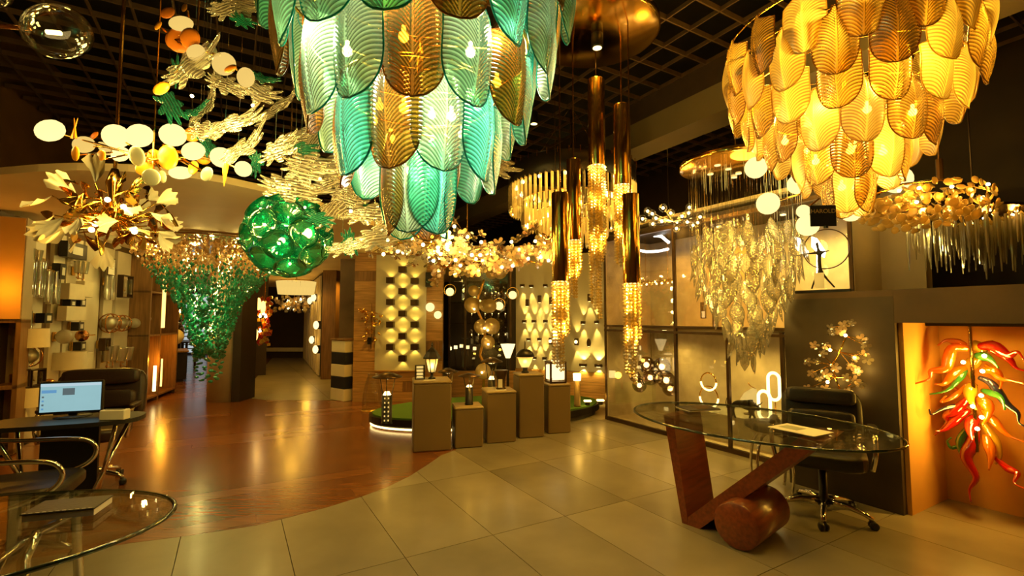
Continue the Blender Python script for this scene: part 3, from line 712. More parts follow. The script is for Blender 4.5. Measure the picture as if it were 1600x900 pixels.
# ================================================================ HOOP FIGURE ON THE PARTITION
q = onp(1287, 460, uv(0, 4.44), DV)
t = thing('hoop_figure', 'thin black striding figure with a large wire hoop, on the partition top', 'sculpture', (q.x, q.y, 1.665), RZ - pi / 2 + 0.25)
s = q.y / F
MB().bbox((0, 0, 0.015), (75 * s, 0.12, 0.03), 0.005).obj('base', 'black_metal', t)
G = lambda x, y: Vector(((x - 1287) * s * 1.08, 0, 0.03 + (455 - y) * s))
J = [(G(1284, 425), .014), (G(1283, 410), .017), (G(1284, 396), .013), (G(1282, 388), .010), (G(1281, 379), .014), (G(1276, 440), .008), (G(1272, 453), .008), (G(1293, 440), .008), (G(1301, 452), .008), (G(1268, 396), .006), (G(1254, 398), .005), (G(1278, 394), .007), (G(1295, 394), .005)]
skin_body('figure', J, [(0, 1), (1, 2), (2, 3), (3, 4), (0, 5), (5, 6), (0, 7), (7, 8), (2, 9), (9, 10), (2, 12)], 'black_metal', t, 1, 0)
o = MB().torus(31 * s, 0.005, 40, 6, G(1292, 391)).obj('hoop', 'bronze', t, True)
MB().tube([G(1250, 398), G(1296, 394)], 0.004).obj('crossbar', 'black_metal', t)
MB().box((G(1283, 440).x, -0.02, G(1283, 440).z), (13 * s, 0.004, 24 * s)).obj('hang_tag', 'paper', t)

# ================================================================ FURNITURE
# -- oval glass desk with leaning red-brown timber base
TA = Vector((0.656, -0.755, 0)).normalized(); TN = Vector((-TA.y, TA.x, 0))      # long axis, across (away from viewer)
TC = Vector((1.62, 3.30, 0))
dk = thing('glass_desk', 'oval glass desk on a leaning V-shaped red timber base with a log', 'desk', (TC.x, TC.y, 0), atan2(TA.y, TA.x))
def ellipse(a, b, n=64): return [(a * cos(2 * pi * i / n), b * sin(2 * pi * i / n)) for i in range(n)]
EA, EB, TH = 0.84, 0.56, 0.75
MB().prism(ellipse(EA - 0.008, EB - 0.008), TH - 0.012, TH).obj('glass_top', 'glass_table', dk)
e = [(x, y, TH - 0.006) for x, y in ellipse(EA, EB)]; MB().tube(e + [e[0]], 0.008, 6, False).obj('glass_edge', 'glass_table_rim', dk, True)
WB = 0.4
def plank(x0, z0, x1, z1, th):
    d = Vector((x1 - x0, 0, z1 - z0)).normalized(); n = Vector((-d.z, 0, d.x)) * th / 2
    P = [Vector((x0, 0, z0)) - n, Vector((x0, 0, z0)) + n, Vector((x1, 0, z1)) + n, Vector((x1, 0, z1)) - n]
    return MB().add([p + Vector((0, y, 0)) for y in (-WB / 2, WB / 2) for p in P], [(0, 1, 2, 3), (7, 6, 5, 4), (1, 0, 4, 5), (2, 1, 5, 6), (3, 2, 6, 7), (0, 3, 7, 4)])
def vplank(pts):
    n = len(pts)
    return MB().add([(x, y, z) for y in (-WB / 2, WB / 2) for x, z in pts], [tuple(range(n)), tuple(range(2 * n - 1, n - 1, -1))] + [((i + 1) % n, i, n + i, n + (i + 1) % n) for i in range(n)])
vplank([(-0.40, 0.0), (-0.36, 0.0), (-0.36, 0.05), (-0.455, TH - 0.013), (-0.53, TH - 0.013)]).obj('upright_plank', 'red_wood', dk)
vplank([(-0.36, 0.0), (-0.27, 0.0), (0.50, TH - 0.013), (0.37, TH - 0.013), (-0.355, 0.055)]).obj('sloping_plank', 'red_wood', dk)
R90 = Matrix.Rotation(pi / 2, 3, 'X')
MB().lathe([(0.135, -0.25), (0.145, -0.24), (0.145, 0.24), (0.135, 0.25)], 32, (0.03, -0.06, 0.146), R90).obj('log', 'red_wood', dk, True)
tb = gnd(1090, 639, 0.75)
mg = thing('magazine', 'dark flat magazine lying on the far end of the oval glass desk', 'magazine', (tb.x, tb.y, 0.7505), ANG - 0.3)
MB().box((0, 0, 0.004), (0.26, 0.19, 0.008)).obj('pages', 'paper', mg); MB().box((0, 0, 0.0095), (0.265, 0.195, 0.003)).obj('cover', 'charcoal', mg); MB().box((0.03, -0.01, 0.0115), (0.12, 0.1, 0.001)).obj('cover_picture', 'bronze', mg)
tb = gnd(1250, 672, 0.75)
pp = thing('paper_sheet', 'white paper sheet lying on the oval glass desk', 'paper', (tb.x, tb.y, 0.7505), 0.5)
MB().bbox((0, 0, 0.002), (0.21, 0.29, 0.004), 0.001).obj('sheet', 'paper', pp); MB().box((0.0, 0.05, 0.0045), (0.1, 0.12, 0.0008)).obj('printed_block', 'disc_grey', pp)

def star_base(t, mat, R=0.31, z=0.0, rot=0.3, h=0.42, capmat='black_plastic'):
    hub = MB().lathe([(0.035, 0.07), (0.045, 0.09), (0.04, 0.13), (0.028, 0.15), (0.028, h)], 14).obj('gas_column', 'black_metal', t, True)
    for k in range(5):
        a = rot + 2 * pi * k / 5; d = Vector((cos(a), sin(a), 0))
        MB().tube([d * 0.02 + Vector((0, 0, 0.115)), d * R * 0.5 + Vector((0, 0, 0.11)), d * R * 0.85 + Vector((0, 0, 0.085)), d * R + Vector((0, 0, 0.062))], [0.026, 0.022, 0.018, 0.016], 8).obj('base_arm', mat, t, True)
        c = MB(); q = d * R; M = Matrix.Rotation(a + 0.6, 3, 'Z') @ Matrix.Rotation(pi / 2, 3, 'X')
        for s in (-0.016, 0.016): c.lathe([(0.01, -0.009), (0.027, -0.009), (0.027, 0.009), (0.01, 0.009)], 14, q + Matrix.Rotation(a + 0.6, 3, 'Z') @ Vector((0, s, 0)) + Vector((0, 0, 0.0275)), M)
        c.obj('caster', capmat, t, True)
def office_chair(loc, rz, label, leather, R=0.30, seat=0.47, bh=0.66, bw=0.54):
    """faces local +Y; back behind at -Y"""
    t = thing('office_chair', label, 'chair', (loc[0], loc[1], 0), rz, 'swivel office chairs')
    star_base(t, 'chrome', R)
    cushion((0, 0.02, seat), (0.54, 0.54, 0.13)).obj('seat', leather, t, True)
    M = Matrix.Rotation(radians(10), 3, 'X')
    cushion((0, -0.27, seat + 0.02 + bh / 2), (bw, 0.12, bh), M=M).obj('backrest', leather, t, True)
    cushion((0, -0.235, seat + 0.06 + bh * 0.78), (bw * 0.86, 0.10, bh * 0.30), M=M).obj('head_cushion', leather, t, True)
    cushion((0, -0.205, seat + 0.04 + bh * 0.42), (bw * 0.82, 0.10, bh * 0.34), M=M).obj('lumbar_cushion', leather, t, True)
    for s in (-1, 1):
        MB().tube(spline([(s * 0.29, 0.16, seat - 0.04), (s * 0.31, 0.17, seat + 0.08), (s * 0.31, 0.12, seat + 0.19), (s * 0.31, -0.1, seat + 0.2), (s * 0.29, -0.22, seat + 0.16)]), 0.016, 8).obj('armrest', 'chrome', t, True)
        cushion((s * 0.31, 0.0, seat + 0.215), (0.055, 0.26, 0.035), n=6).obj('arm_pad', leather, t, True)
    return t
hb = gnd(1278, 776)
office_chair((2.30, 3.60), radians(147), 'black leather swivel chair behind the oval desk, against the slate panel', 'black_leather', 0.30, 0.45, 0.42, 0.54)

# -- oval glass table in the near corner with chrome frame
LA = Vector((0.9, 0.43, 0)).normalized(); LC = Vector((-1.97, 1.46, 0))
t = thing('glass_table', 'oval glass table with bent chrome legs, cut by the picture corner', 'table', (LC.x, LC.y, 0), atan2(LA.y, LA.x))
MB().prism(ellipse(0.79, 0.44), TH - 0.012, TH).obj('glass_top', 'glass_table', t)
e = [(x, y, TH - 0.006) for x, y in ellipse(0.8, 0.45)]; MB().tube(e + [e[0]], 0.008, 6, False).obj('glass_edge', 'glass_table_rim', t, True)
for s in (-1, 1):
    MB().tube([(s * 0.46, -0.24, 0.012), (s * 0.48, -0.22, 0.4), (s * 0.46, -0.20, TH - 0.03), (s * 0.42, 0, TH - 0.02), (s * 0.46, 0.20, TH - 0.03), (s * 0.48, 0.22, 0.4), (s * 0.46, 0.24, 0.012)], 0.016, 8).obj('leg_frame', 'chrome', t, True)
MB().tube([(-0.46, 0, 0.45), (0.46, 0, 0.45)], 0.014, 8).obj('stretcher', 'chrome', t, True)
MB().tube([(-0.3, -0.26, 0.2), (0.3, 0.26, 0.62)], 0.010, 8).obj('brace', 'chrome', t, True)
q = gnd(108, 800, 0.75)
nb = thing('notebook', 'black stitched notebook with cream page edges on the near glass table', 'notebook', (q.x, q.y, 0.7505), atan2(0.28, 0.95))
MB().box((0, 0, 0.010), (0.205, 0.125, 0.020)).obj('pages', 'paper', nb)
MB().bbox((-0.003, 0.003, 0.0235), (0.215, 0.135, 0.006), 0.002).obj('cover', 'black_leather', nb)
for k in range(11): MB().box((-0.10 + k * 0.019, -0.060, 0.027), (0.011, 0.002, 0.001)).obj('stitch', 'paper', nb)

# -- second desk with monitor, card stand; executive chair behind it
q = gnd(104, 655, 0.72)
DA = Vector((0.93, 0.36, 0)).normalized()
dt = thing('black_desk', 'black oval desk with slanting chrome legs carrying the monitor', 'desk', (q.x, q.y, 0), atan2(DA.y, DA.x))
MB().prism([(0.46 * (abs(cos(a)) ** 0.6) * (1 if cos(a) >= 0 else -1), 0.22 * (abs(sin(a)) ** 0.7) * (1 if sin(a) >= 0 else -1)) for a in [2 * pi * i / 48 for i in range(48)]], 0.69, 0.72).obj('desk_top', 'black_plastic', dt)
for s in (-1, 1):
    MB().tube([(s * 0.34, -0.14, 0.69), (s * 0.14, 0.12, 0.012)], 0.015, 8).obj('leg', 'chrome', dt, True)
    MB().tube([(s * 0.34, 0.14, 0.69), (s * 0.14, -0.12, 0.012)], 0.015, 8).obj('leg', 'chrome', dt, True)
MB().box((0.0, 0.08, 0.42), (0.34, 0.03, 0.5)).obj('modesty_panel', 'black_plastic', dt)
a, b = at(62, 645, q.y), at(157, 640, q.y + 0.12)
mw = (b - a).xy.length; mc = (a + b) / 2; mrz = atan2(b.y - a.y, b.x - a.x)
mo = thing('monitor', 'flat computer monitor showing a pale blue window on the black desk', 'monitor', (mc.x, mc.y, 0.72), mrz)
mh = 0.205
MB().bbox((0, 0.012, 0.045 + mh / 2), (mw + 0.025, 0.03, mh + 0.03), 0.006).obj('housing', 'screen_frame', mo)
sc_ = MB().box((0, -0.005, 0.047 + mh / 2), (mw, 0.003, mh)).obj('screen', 'screen_blue', mo)
MB().box((0, -0.0075, 0.047 + mh - 0.012), (mw, 0.001, 0.02)).obj('title_bar', 'screen_pale', sc_)
MB().box((-mw * 0.36, -0.0075, 0.047 + mh * 0.72), (mw * 0.24, 0.001, 0.022)).obj('menu_row', 'screen_bar', sc_)
for k in range(4): MB().box((-mw * 0.455, -0.0075, 0.07 + mh * 0.14 * k), (0.012, 0.001, 0.012)).obj('menu_icon', ('screen_bar', 'screen_dark')[k % 2], sc_)
MB().box((-mw * 0.04, -0.0075, 0.047 + mh * 0.70), (mw * 0.2, 0.001, 0.05)).obj('picture_block', 'screen_dark', sc_)
MB().box((0, 0.04, 0.045), (0.05, 0.02, 0.08)).obj('neck', 'black_plastic', mo); MB().lathe([(0.11, 0.0), (0.11, 0.008), (0.03, 0.014)], 24, (0, 0.04, 0)).obj('foot', 'black_plastic', mo, True)
lamp(mo, (0, -0.12, 0.18), 0.12, (0.5, 0.8, 1.0), 0.08)
k = gnd(180, 656, 0.72)
cstand = thing('card_box', 'white card box standing on the end of the black desk', 'box', (k.x - 0.02, k.y + 0.02, 0.72), 0.12)
MB().bbox((0, 0, 0.035), (0.165, 0.07, 0.07), 0.004).obj('body', 'paper', cstand); MB().box((-0.086, 0, 0.035), (0.004, 0.055, 0.05)).obj('side_print', 'disc_burnt', cstand)
MB().box((0, 0.0, 0.071), (0.12, 0.03, 0.004)).obj('slot', 'joint', cstand)
ch = at(165, 612, 3.75)
office_chair((-3.68, 4.22), pi + 0.45, 'dark brown leather swivel chair behind the monitor desk', 'brown_leather', 0.28, 0.46, 0.50, 0.66)
# -- chrome-armed visitor chair at the left edge
q = gnd(55, 742, 0.46)
vc = thing('visitor_chair', 'black visitor chair with looped chrome arms before the monitor desk', 'chair', (-2.93, 2.88, 0), radians(-64))
star_base(vc, 'chrome', 0.30, rot=0.15, h=0.38)
cushion((0, 0.02, 0.44), (0.50, 0.52, 0.10)).obj('seat', 'black_leather', vc, True)
cushion((0, -0.27, 0.72), (0.48, 0.09, 0.46), M=Matrix.Rotation(radians(14), 3, 'X')).obj('backrest', 'black_leather', vc, True)
for s in (-1, 1):
    MB().tube(spline([(s * 0.27, -0.32, 0.70), (s * 0.28, -0.1, 0.67), (s * 0.28, 0.14, 0.655), (s * 0.28, 0.25, 0.63), (s * 0.28, 0.29, 0.565), (s * 0.28, 0.25, 0.49), (s * 0.28, 0.12, 0.43), (s * 0.27, 0.0, 0.395)]), 0.014, 8).obj('arm_loop', 'chrome', vc, True)
# -- orange-lit cabinet at the left edge
p = at(20, 400, 4.75)
oc = thing('tall_cabinet', 'tall cabinet with an orange glowing front panel over open shelves', 'cabinet', (p.x - 0.72, p.y + 0.1, 0), atan2(LWD.y, LWD.x) - pi / 2 + 0.25)
MB().box((0, 0.1, 1.98), (1.1, 0.35, 1.1)).obj('upper_body', 'wall_beige', oc)
MB().box((0, -0.085, 1.98), (1.08, 0.02, 1.08)).obj('glow_panel', 'niche_plaster', oc)
for z in (0.05, 0.72, 1.42): MB().box((0, 0.1, z), (1.1, 0.35, 0.04)).obj('shelf', 'oak_dark', oc)
for x in (-0.53, 0.53): MB().box((x, 0.1, 0.72), (0.04, 0.35, 1.4)).obj('side', 'oak_dark', oc)
MB().box((0, 0.27, 0.72), (1.1, 0.02, 1.4)).obj('back', 'wall_beige', oc)
lamp(oc, (0.42, -0.32, 1.75), 6, AMBER, 0.05)
# ================================================================ CHANDELIERS
def petal_meshes(W, L, pitch, amp, bow, mat, rimmat, rimr=0.0035, rows=150, cols=64, fan=0.22):
    def hw(t):
        if t < 0.05: return W / 2 * 0.13
        if t < 0.20:
            s = (t - 0.05) / 0.15; return W / 2 * (0.13 + 0.83 * s ** 2.2)
        if t < 0.55: return W / 2 * (0.96 + 0.04 * sin((t - 0.2) / 0.35 * pi / 2))
        s = (t - 0.55) / 0.45; return W / 2 * sqrt(max(0.0, 1 - s ** 2.3))
    base = lambda x, t: -bow * sin(pi * min(1, t * 1.05)) + 1.1 * x * x / W
    mb = MB(); vs = []; rib = []
    for i in range(rows + 1):
        t = i / rows; h = max(hw(t), 0.0015)
        for j in range(cols + 1):
            s = -1 + 2 * j / cols; x = s * h; ax = abs(x) / (W / 2)
            ph = (t * L + fan * L * (1 - (1 - min(1, ax)) ** 2.2)) / pitch * 2 * pi
            k = amp * sin(ph) * min(1, ax * 6) * (1 if t > 0.1 else t * 10) - (amp * 1.6 if ax < 0.05 else 0)
            vs.append((x, base(x, t) + k, -t * L)); rib.append(0.5 + 0.5 * sin(ph) if ax > 0.05 else 0.1)
    fs = [(i * (cols + 1) + j, i * (cols + 1) + j + 1, (i + 1) * (cols + 1) + j + 1, (i + 1) * (cols + 1) + j) for i in range(rows) for j in range(cols)]
    body = mb.add(vs, fs).mesh(mat, True)
    body.attributes.new('rib', 'FLOAT', 'POINT').data.foreach_set('value', rib)
    pts = []
    for i in range(41): t = i / 40; pts.append((-hw(t), base(hw(t), t), -t * L))
    for i in range(40, -1, -1): t = i / 40; pts.append((hw(t), base(hw(t), t), -t * L))
    rim = MB().tube(pts + [pts[0]], rimr, 5, False).mesh(rimmat, True)
    return body, rim
def hang_petal(root, meshes, r, th, ztop, tilt=0.0, yaw=0.0):
    b, m = meshes
    M = Matrix.Rotation(th + pi / 2 + yaw, 3, 'Z') @ Matrix.Rotation(tilt, 3, 'X')
    o = place('glass_petal', b, root, (r * cos(th), r * sin(th), ztop), M)
    place('petal_rim', m, o)
    return o
BULB = MB().ball((0, 0, 0), 0.02, 10).lathe([(0.008, 0.015), (0.008, 0.04)], 8).mesh('bulb', True)
BULBS = MB().ball((0, 0, 0), 0.011, 8).mesh('bulb_small', True)

# -- 1: teal and amber feather-glass chandelier, in front of everything
c1 = Vector((-0.395, 1.98, 0))
t = thing('feather_chandelier', 'large tiered chandelier of ribbed teal and amber glass feathers', 'chandelier', c1, 0, 'feather glass chandeliers')
TEAL = petal_meshes(0.225, 0.42, 0.0165, 0.0028, 0.025, 'petal_teal', 'petal_rim', 0.0042)
AQUA = petal_meshes(0.225, 0.42, 0.0165, 0.0028, 0.025, 'petal_aqua', 'petal_rim', 0.0036)
AMB = petal_meshes(0.225, 0.42, 0.0165, 0.0028, 0.025, 'petal_amber', 'petal_amber_rim', 0.0036)
tiers = [(0.13, 6, 1.79, 0.35), (0.33, 10, 1.985, 0.16), (0.46, 13, 2.19, 0.02), (0.57, 15, 2.41, 0.1), (0.65, 17, 2.64, 0.0)]
amber = {(0, 3), (0, 1), (1, 7), (1, 5), (1, 2), (2, 10), (2, 7), (2, 3), (2, 12), (3, 12), (3, 8), (3, 4), (4, 13), (4, 10), (4, 16)}
for k, (r, n, zb, ph) in enumerate(tiers):
    for i in range(n):
        th = 2 * pi * i / n + ph
        ms = AMB if (k, i) in amber else (TEAL if (i * 7 + k * 3) % 5 < 2 else AQUA)
        hang_petal(t, ms, r, th, zb + 0.42, tilt=0.02 + 0.015 * ((i * 5) % 3), yaw=0.18 * sin(i * 2.3 + k))
    ring = MB().torus(r, 0.008, 40, 6, (0, 0, 0), Matrix.Rotation(pi / 2, 3, 'X')).obj('tier_ring', 'gold', t, True); ring.location = (0, 0, zb + 0.412)
    for q in range(3): MB().tube([(r * cos(q * 2.094), r * sin(q * 2.094), zb + 0.412), (0, 0, zb + 0.44)], 0.005, 6).obj('spoke', 'gold', t)
MB().tube([(0, 0, 2.1), (0, 0, GZ)], 0.014, 10).obj('stem', 'gold', t, True)
MB().lathe([(0.16, GZ - 0.05), (0.16, GZ)], 28).obj('canopy', 'gold', t, True)
for k, (r, z, n) in enumerate(((0.05, 2.06, 3), (0.19, 2.26, 6), (0.33, 2.46, 8))):
    for i in range(n):
        a = 2 * pi * i / n + k * 0.4; place('bulb', BULB, t, (r * cos(a), r * sin(a), z))
for a, b, z, pw in ((0, 0, 2.02, 6), (0.2, 0.0, 2.24, 6), (-0.2, 0.05, 2.24, 6), (0.0, -0.22, 2.24, 6), (0, 0.22, 2.3, 5), (0.34, -0.26, 2.5, 8), (-0.34, -0.26, 2.5, 8), (0, -0.42, 2.52, 8), (0, 0.3, 2.5, 6), (0.42, 0.1, 2.55, 6), (-0.42, 0.1, 2.55, 6)): lamp(t, (a, b, z), pw, (1.0, 0.84, 0.50), 0.04, raw=True)

# -- 2: honey feather-glass chandelier on the right with its tag
c2 = Vector((1.885, 2.62, 0))
t = thing('feather_chandelier', 'tiered chandelier of honey, frosted and smoky glass feathers, glowing yellow', 'chandelier', c2, 0, 'feather glass chandeliers')
HON = petal_meshes(0.19, 0.33, 0.0155, 0.0026, 0.03, 'petal_honey', 'petal_amber_rim', 0.003)
FRO = petal_meshes(0.19, 0.33, 0.0155, 0.0008, 0.03, 'petal_frost', 'petal_frost', 0.003)
SMO = petal_meshes(0.19, 0.33, 0.0155, 0.0026, 0.03, 'petal_smoke', 'petal_amber_rim', 0.003)
tiers = [(0.10, 5, 2.02, 0.2), (0.25, 9, 2.17, 0.0), (0.39, 12, 2.31, 0.1), (0.50, 14, 2.46, 0.0), (0.58, 16, 2.60, 0.12), (0.60, 16, 2.74, 0.3)]
for k, (r, n, zb, ph) in enumerate(tiers):
    for i in range(n):
        th = 2 * pi * i / n + ph; w_ = (i * 11 + k * 5) % 7
        ms = SMO if w_ in (1,) else (FRO if w_ in (0, 3, 5) else HON)
        hang_petal(t, ms, r, th, zb + 0.33, tilt=0.0 + 0.02 * ((i * 5) % 3), yaw=0.2 * sin(i * 2.3 + k))
    ring = MB().torus(r, 0.004, 40, 6, (0, 0, 0), Matrix.Rotation(pi / 2, 3, 'X')).obj('tier_ring', 'gold', t, True); ring.location = (0, 0, zb + 0.322)
MB().tube([(0, 0, 2.3), (0, 0, GZ)], 0.014, 10).obj('stem', 'gold', t, True)
MB().lathe([(0.16, GZ - 0.05), (0.16, GZ)], 28).obj('canopy', 'gold', t, True)
for k, (r, z, n) in enumerate(((0.04, 2.18, 2), (0.16, 2.34, 5), (0.30, 2.5, 7))):
    for i in range(n):
        a = 2 * pi * i / n + k * 0.4; place('bulb', BULB, t, (r * cos(a), r * sin(a), z))
for a, b, z, pw in ((0, 0, 2.16, 6), (0.18, 0.0, 2.33, 7), (-0.18, 0, 2.33, 7), (0.0, -0.18, 2.33, 7), (0.3, -0.25, 2.52, 10), (-0.3, -0.25, 2.52, 10), (0, 0.3, 2.6, 10), (0.42, 0.05, 2.66, 16), (-0.42, 0.05, 2.66, 18), (0.0, -0.42, 2.68, 16), (0.3, 0.3, 2.7, 10), (-0.3, -0.3, 2.86, 16), (0.3, -0.3, 2.86, 16), (-0.42, 0.0, 2.9, 14)): lamp(t, (a, b, z), pw * 0.6, (1.0, 0.70, 0.22), 0.04)
q = at(1286, 337, 2.42)
tg = thing('hanging_tag', 'small black hanging tag printed HAROLD under the honey chandelier', 'tag', (q.x, q.y, q.z), -0.1)
tw_, th_ = 39 / F * 2.42, 34 / F * 2.42
MB().bbox((0, 0, 0), (tw_, 0.006, th_), 0.002).obj('card', 'tag_black', tg); MB().tube([(0, 0, th_ / 2), (0.02, 0.05, th_ / 2 + 0.08)], 0.0015, 5).obj('string', 'tag_ink', tg)
MB().tube([(0.012, 0.0, -th_ / 2), (0.012, 0.0, -th_ / 2 - 0.01)], 0.012, 6).obj('clip', 'tag_black', tg)
fc = bpy.data.curves.new('txt', 'FONT'); fc.body = 'HAROLD'; fc.size = 0.030; fc.align_x = 'CENTER'; fc.extrude = 0.0004; fc.materials.append(MATS['tag_ink'])
o = bpy.data.objects.new('lettering', fc); o = place('lettering', bpy.data.meshes.new_from_object(o), tg, (0, -0.0036, th_ * 0.12), (pi / 2, 0, 0))

# -- 3: gold tube chandelier with crystal strands
c3 = Vector((0.70, 3.92, 0))
t = thing('tube_chandelier', 'chandelier of polished gold tubes with long crystal strands below a gold disc', 'chandelier', c3)
MB().lathe([(0.53, GZ - 0.06), (0.545, GZ - 0.055), (0.545, GZ - 0.005), (0.53, GZ)], 48).obj('canopy', 'gold', t, True)
BEAD = {m: MB().octa((0, 0, 0), 0.012, 1.1) for m in (0,)}
def strand(x, y, z0, n, step, r, mat, root, sway=0.0):
    mb = MB()
    for i in range(n): mb.octa((x + sway * sin(i * 0.8), y + sway * cos(i * 0.8), z0 - i * step), r, 1.0)
    o = mb.obj('crystal_strand', mat, root); o['kind'] = 'stuff'; return o
for x, yt, yb, ye, Y, hw_ in ((931, 125, 260, 500, 4.05, 13.5), (971, 165, 290, 430, 3.95, 13.5), (896, 250, 376, 470, 4.0, 11.5), (875, 302, 440, 585, 3.75, 13.5), (985, 304, 443, 602, 3.72, 13.5)):
    a, b, e_ = at(x, yt, Y) - c3, at(x, yb, Y) - c3, at(x, ye, Y) - c3; R = hw_ / F * Y
    MB().lathe([(R * 0.97, b.z), (R, b.z + 0.005), (R, a.z - 0.005), (R * 0.97, a.z), (R * 0.2, a.z)], 32, (a.x, a.y, 0), cap=False).obj('gold_tube', 'gold', t, True)
    MB().tube([(a.x, a.y, a.z), (a.x, a.y, GZ - 0.06)], 0.006, 6).obj('cable', 'gold_dark', t)
    MB().lathe([(R * 0.93, b.z + 0.004), (0.001, b.z + 0.004)], 24, (a.x, a.y, 0)).obj('light_disc', 'led_warm', t)
    lamp(t, (a.x, a.y, b.z - 0.05), 12, WARM, 0.03)
    lamp(t, (a.x, a.y, (b.z + e_.z) / 2), 10, WARM, 0.03)
    lamp(t, (a.x, a.y, b.z * 0.78 + e_.z * 0.22), 10, WARM, 0.03)
    Lx = b.z - e_.z; n0 = 13
    for k in range(n0):
        th = 2 * pi * k / n0 - 1.2; f = 0.45 + 0.55 * k / (n0 - 1)
        strand(a.x + R * 0.9 * cos(th), a.y + R * 0.9 * sin(th), b.z - 0.01, max(4, int(Lx * f / 0.026)), 0.026, 0.0165, ('crystal_amber', 'crystal')[k % 2], t)
    for k in range(6):
        th = 2 * pi * k / 6; strand(a.x + R * 0.45 * cos(th), a.y + R * 0.45 * sin(th), b.z - 0.01, max(4, int(Lx * (0.6 + 0.4 * k / 5) / 0.026)), 0.026, 0.0145, 'crystal_amber', t)

# -- 4: round crystal prism chandelier with a dark band
c4 = at(893, 300, 5.45)
t = thing('prism_chandelier', 'round tiered crystal prism chandelier with a dark top band', 'chandelier', (c4.x, c4.y, 0))
zt = 2.97; R4 = 0.72
MB().lathe([(R4, zt - 0.02), (R4 + 0.012, zt - 0.01), (R4 + 0.012, zt + 0.20), (R4, zt + 0.21), (R4 - 0.03, zt + 0.2), (R4 - 0.03, zt - 0.02)], 56, cap=False).obj('dark_band', 'black_metal', t, True)
MB().lathe([(R4 - 0.03, zt + 0.205), (0.02, zt + 0.205), (0.02, zt + 0.19), (R4 - 0.03, zt + 0.19)], 40).obj('top_plate', 'bronze', t)
HOOK = MB().box((0, 0, 0), (0.008, 0.006, 0.06)).mesh('copper', False)
for k in range(40):
    a = 2 * pi * k / 40; place('hook', HOOK, t, ((R4 + 0.016) * cos(a), (R4 + 0.016) * sin(a), zt + 0.2), (0, 0, a + pi / 2))
def prism_mesh(L, w): return MB().add([(-w, -w * .5, 0), (w, -w * .5, 0), (0, w, 0), (-w, -w * .5, -L), (w, -w * .5, -L), (0, w, -L), (0, 0, -L - w * 1.6), (0, 0, w)], [(0, 1, 4, 3), (1, 2, 5, 4), (2, 0, 3, 5), (3, 4, 6), (4, 5, 6), (5, 3, 6), (1, 0, 7), (2, 1, 7), (0, 2, 7)]).mesh('crystal', False)
PR = prism_mesh(0.29, 0.017)
for R_, n, z in ((R4, 70, zt), (0.57, 54, zt - 0.17), (0.40, 38, zt - 0.30), (0.22, 22, zt - 0.39)):
    for k in range(n):
        a = 2 * pi * k / n; place('prism', PR, t, (R_ * cos(a), R_ * sin(a), z), (0, 0, a))
    rr = MB().torus(R_, 0.006, 40, 5, (0, 0, 0), Matrix.Rotation(pi / 2, 3, 'X')).obj('tier_ring', 'gold', t, True); rr.location = (0, 0, z + 0.005)
for k in range(14):
    a = 2 * pi * k / 14; place('bulb', BULB, t, ((R4 - 0.08) * cos(a), (R4 - 0.08) * sin(a), zt - 0.02))
for k in range(6):
    a = 2 * pi * k / 6; lamp(t, (0.42 * cos(a), 0.42 * sin(a), zt - 0.1), 30, WARM, 0.04)
lamp(t, (0, 0, zt - 0.3), 20, WARM, 0.04)
MB().lathe([(0.03, zt + 0.2), (0.045, zt + 0.33), (0.06, zt + 0.40), (0.10, zt + 0.44), (0.02, zt + 0.44), (0.012, zt + 0.45), (0.012, GZ)], 24).obj('stem', 'gold', t, True)
for k in range(3):
    a = 2.1 * k + 0.5; MB().tube([(R4 * 0.9 * cos(a), R4 * 0.9 * sin(a), zt + 0.2), (0.03 * cos(a), 0.03 * sin(a), GZ - 0.02)], 0.003, 5).obj('cable', 'gold_dark', t)

# -- 5: opal and orange disc chandelier; 6: its twin, mostly off
def disc_lamp(name, label, discs, Y, ctr, group):
    c = at(*ctr, Y); t = thing(name, label, 'chandelier', c, 0, group)
    spine = []
    for i, (px, py, r, asp, tilt, m, dY) in enumerate(discs):
        q = at(px, py, Y + dY) - c; R = r / F * (Y + dY) * 0.93
        face = Vector((0.35 * sin(i * 1.7), -1, 0.25 * cos(i * 2.1) - 0.2)).normalized()
        M = aim(face) @ Matrix.Rotation(tilt, 3, 'Z')
        o = MB().ball((0, 0, 0), R, 18, (1, asp, 0.22 if m.startswith('disc') else 0.5)).obj('opal_disc' if not m.startswith('disc') else 'colour_disc', m, t, True); o.location = q; o.rotation_euler = M.to_euler()
        if m == 'opal': lamp(t, q + Vector((0, -R * 0.8, -R * 0.6)), 5.0, SOFT, R * 0.6)
        k = Vector((q.x * 0.55, 0.02, q.z * 0.35)); MB().tube([k, q + Vector((0, 0.03, 0))], 0.006, 6).obj('branch', 'gold', t)
        spine.append(k)
    spine.sort(key=lambda p: p.x); MB().tube([spine[0]] + [spine[len(spine) // 2]] + [spine[-1]], 0.010, 8).obj('spine', 'gold', t, True)
    m = spine[len(spine) // 2]; MB().tube([m, (m.x, m.y, GZ - c.z)], 0.005, 6).obj('stem', 'gold', t)
    return t
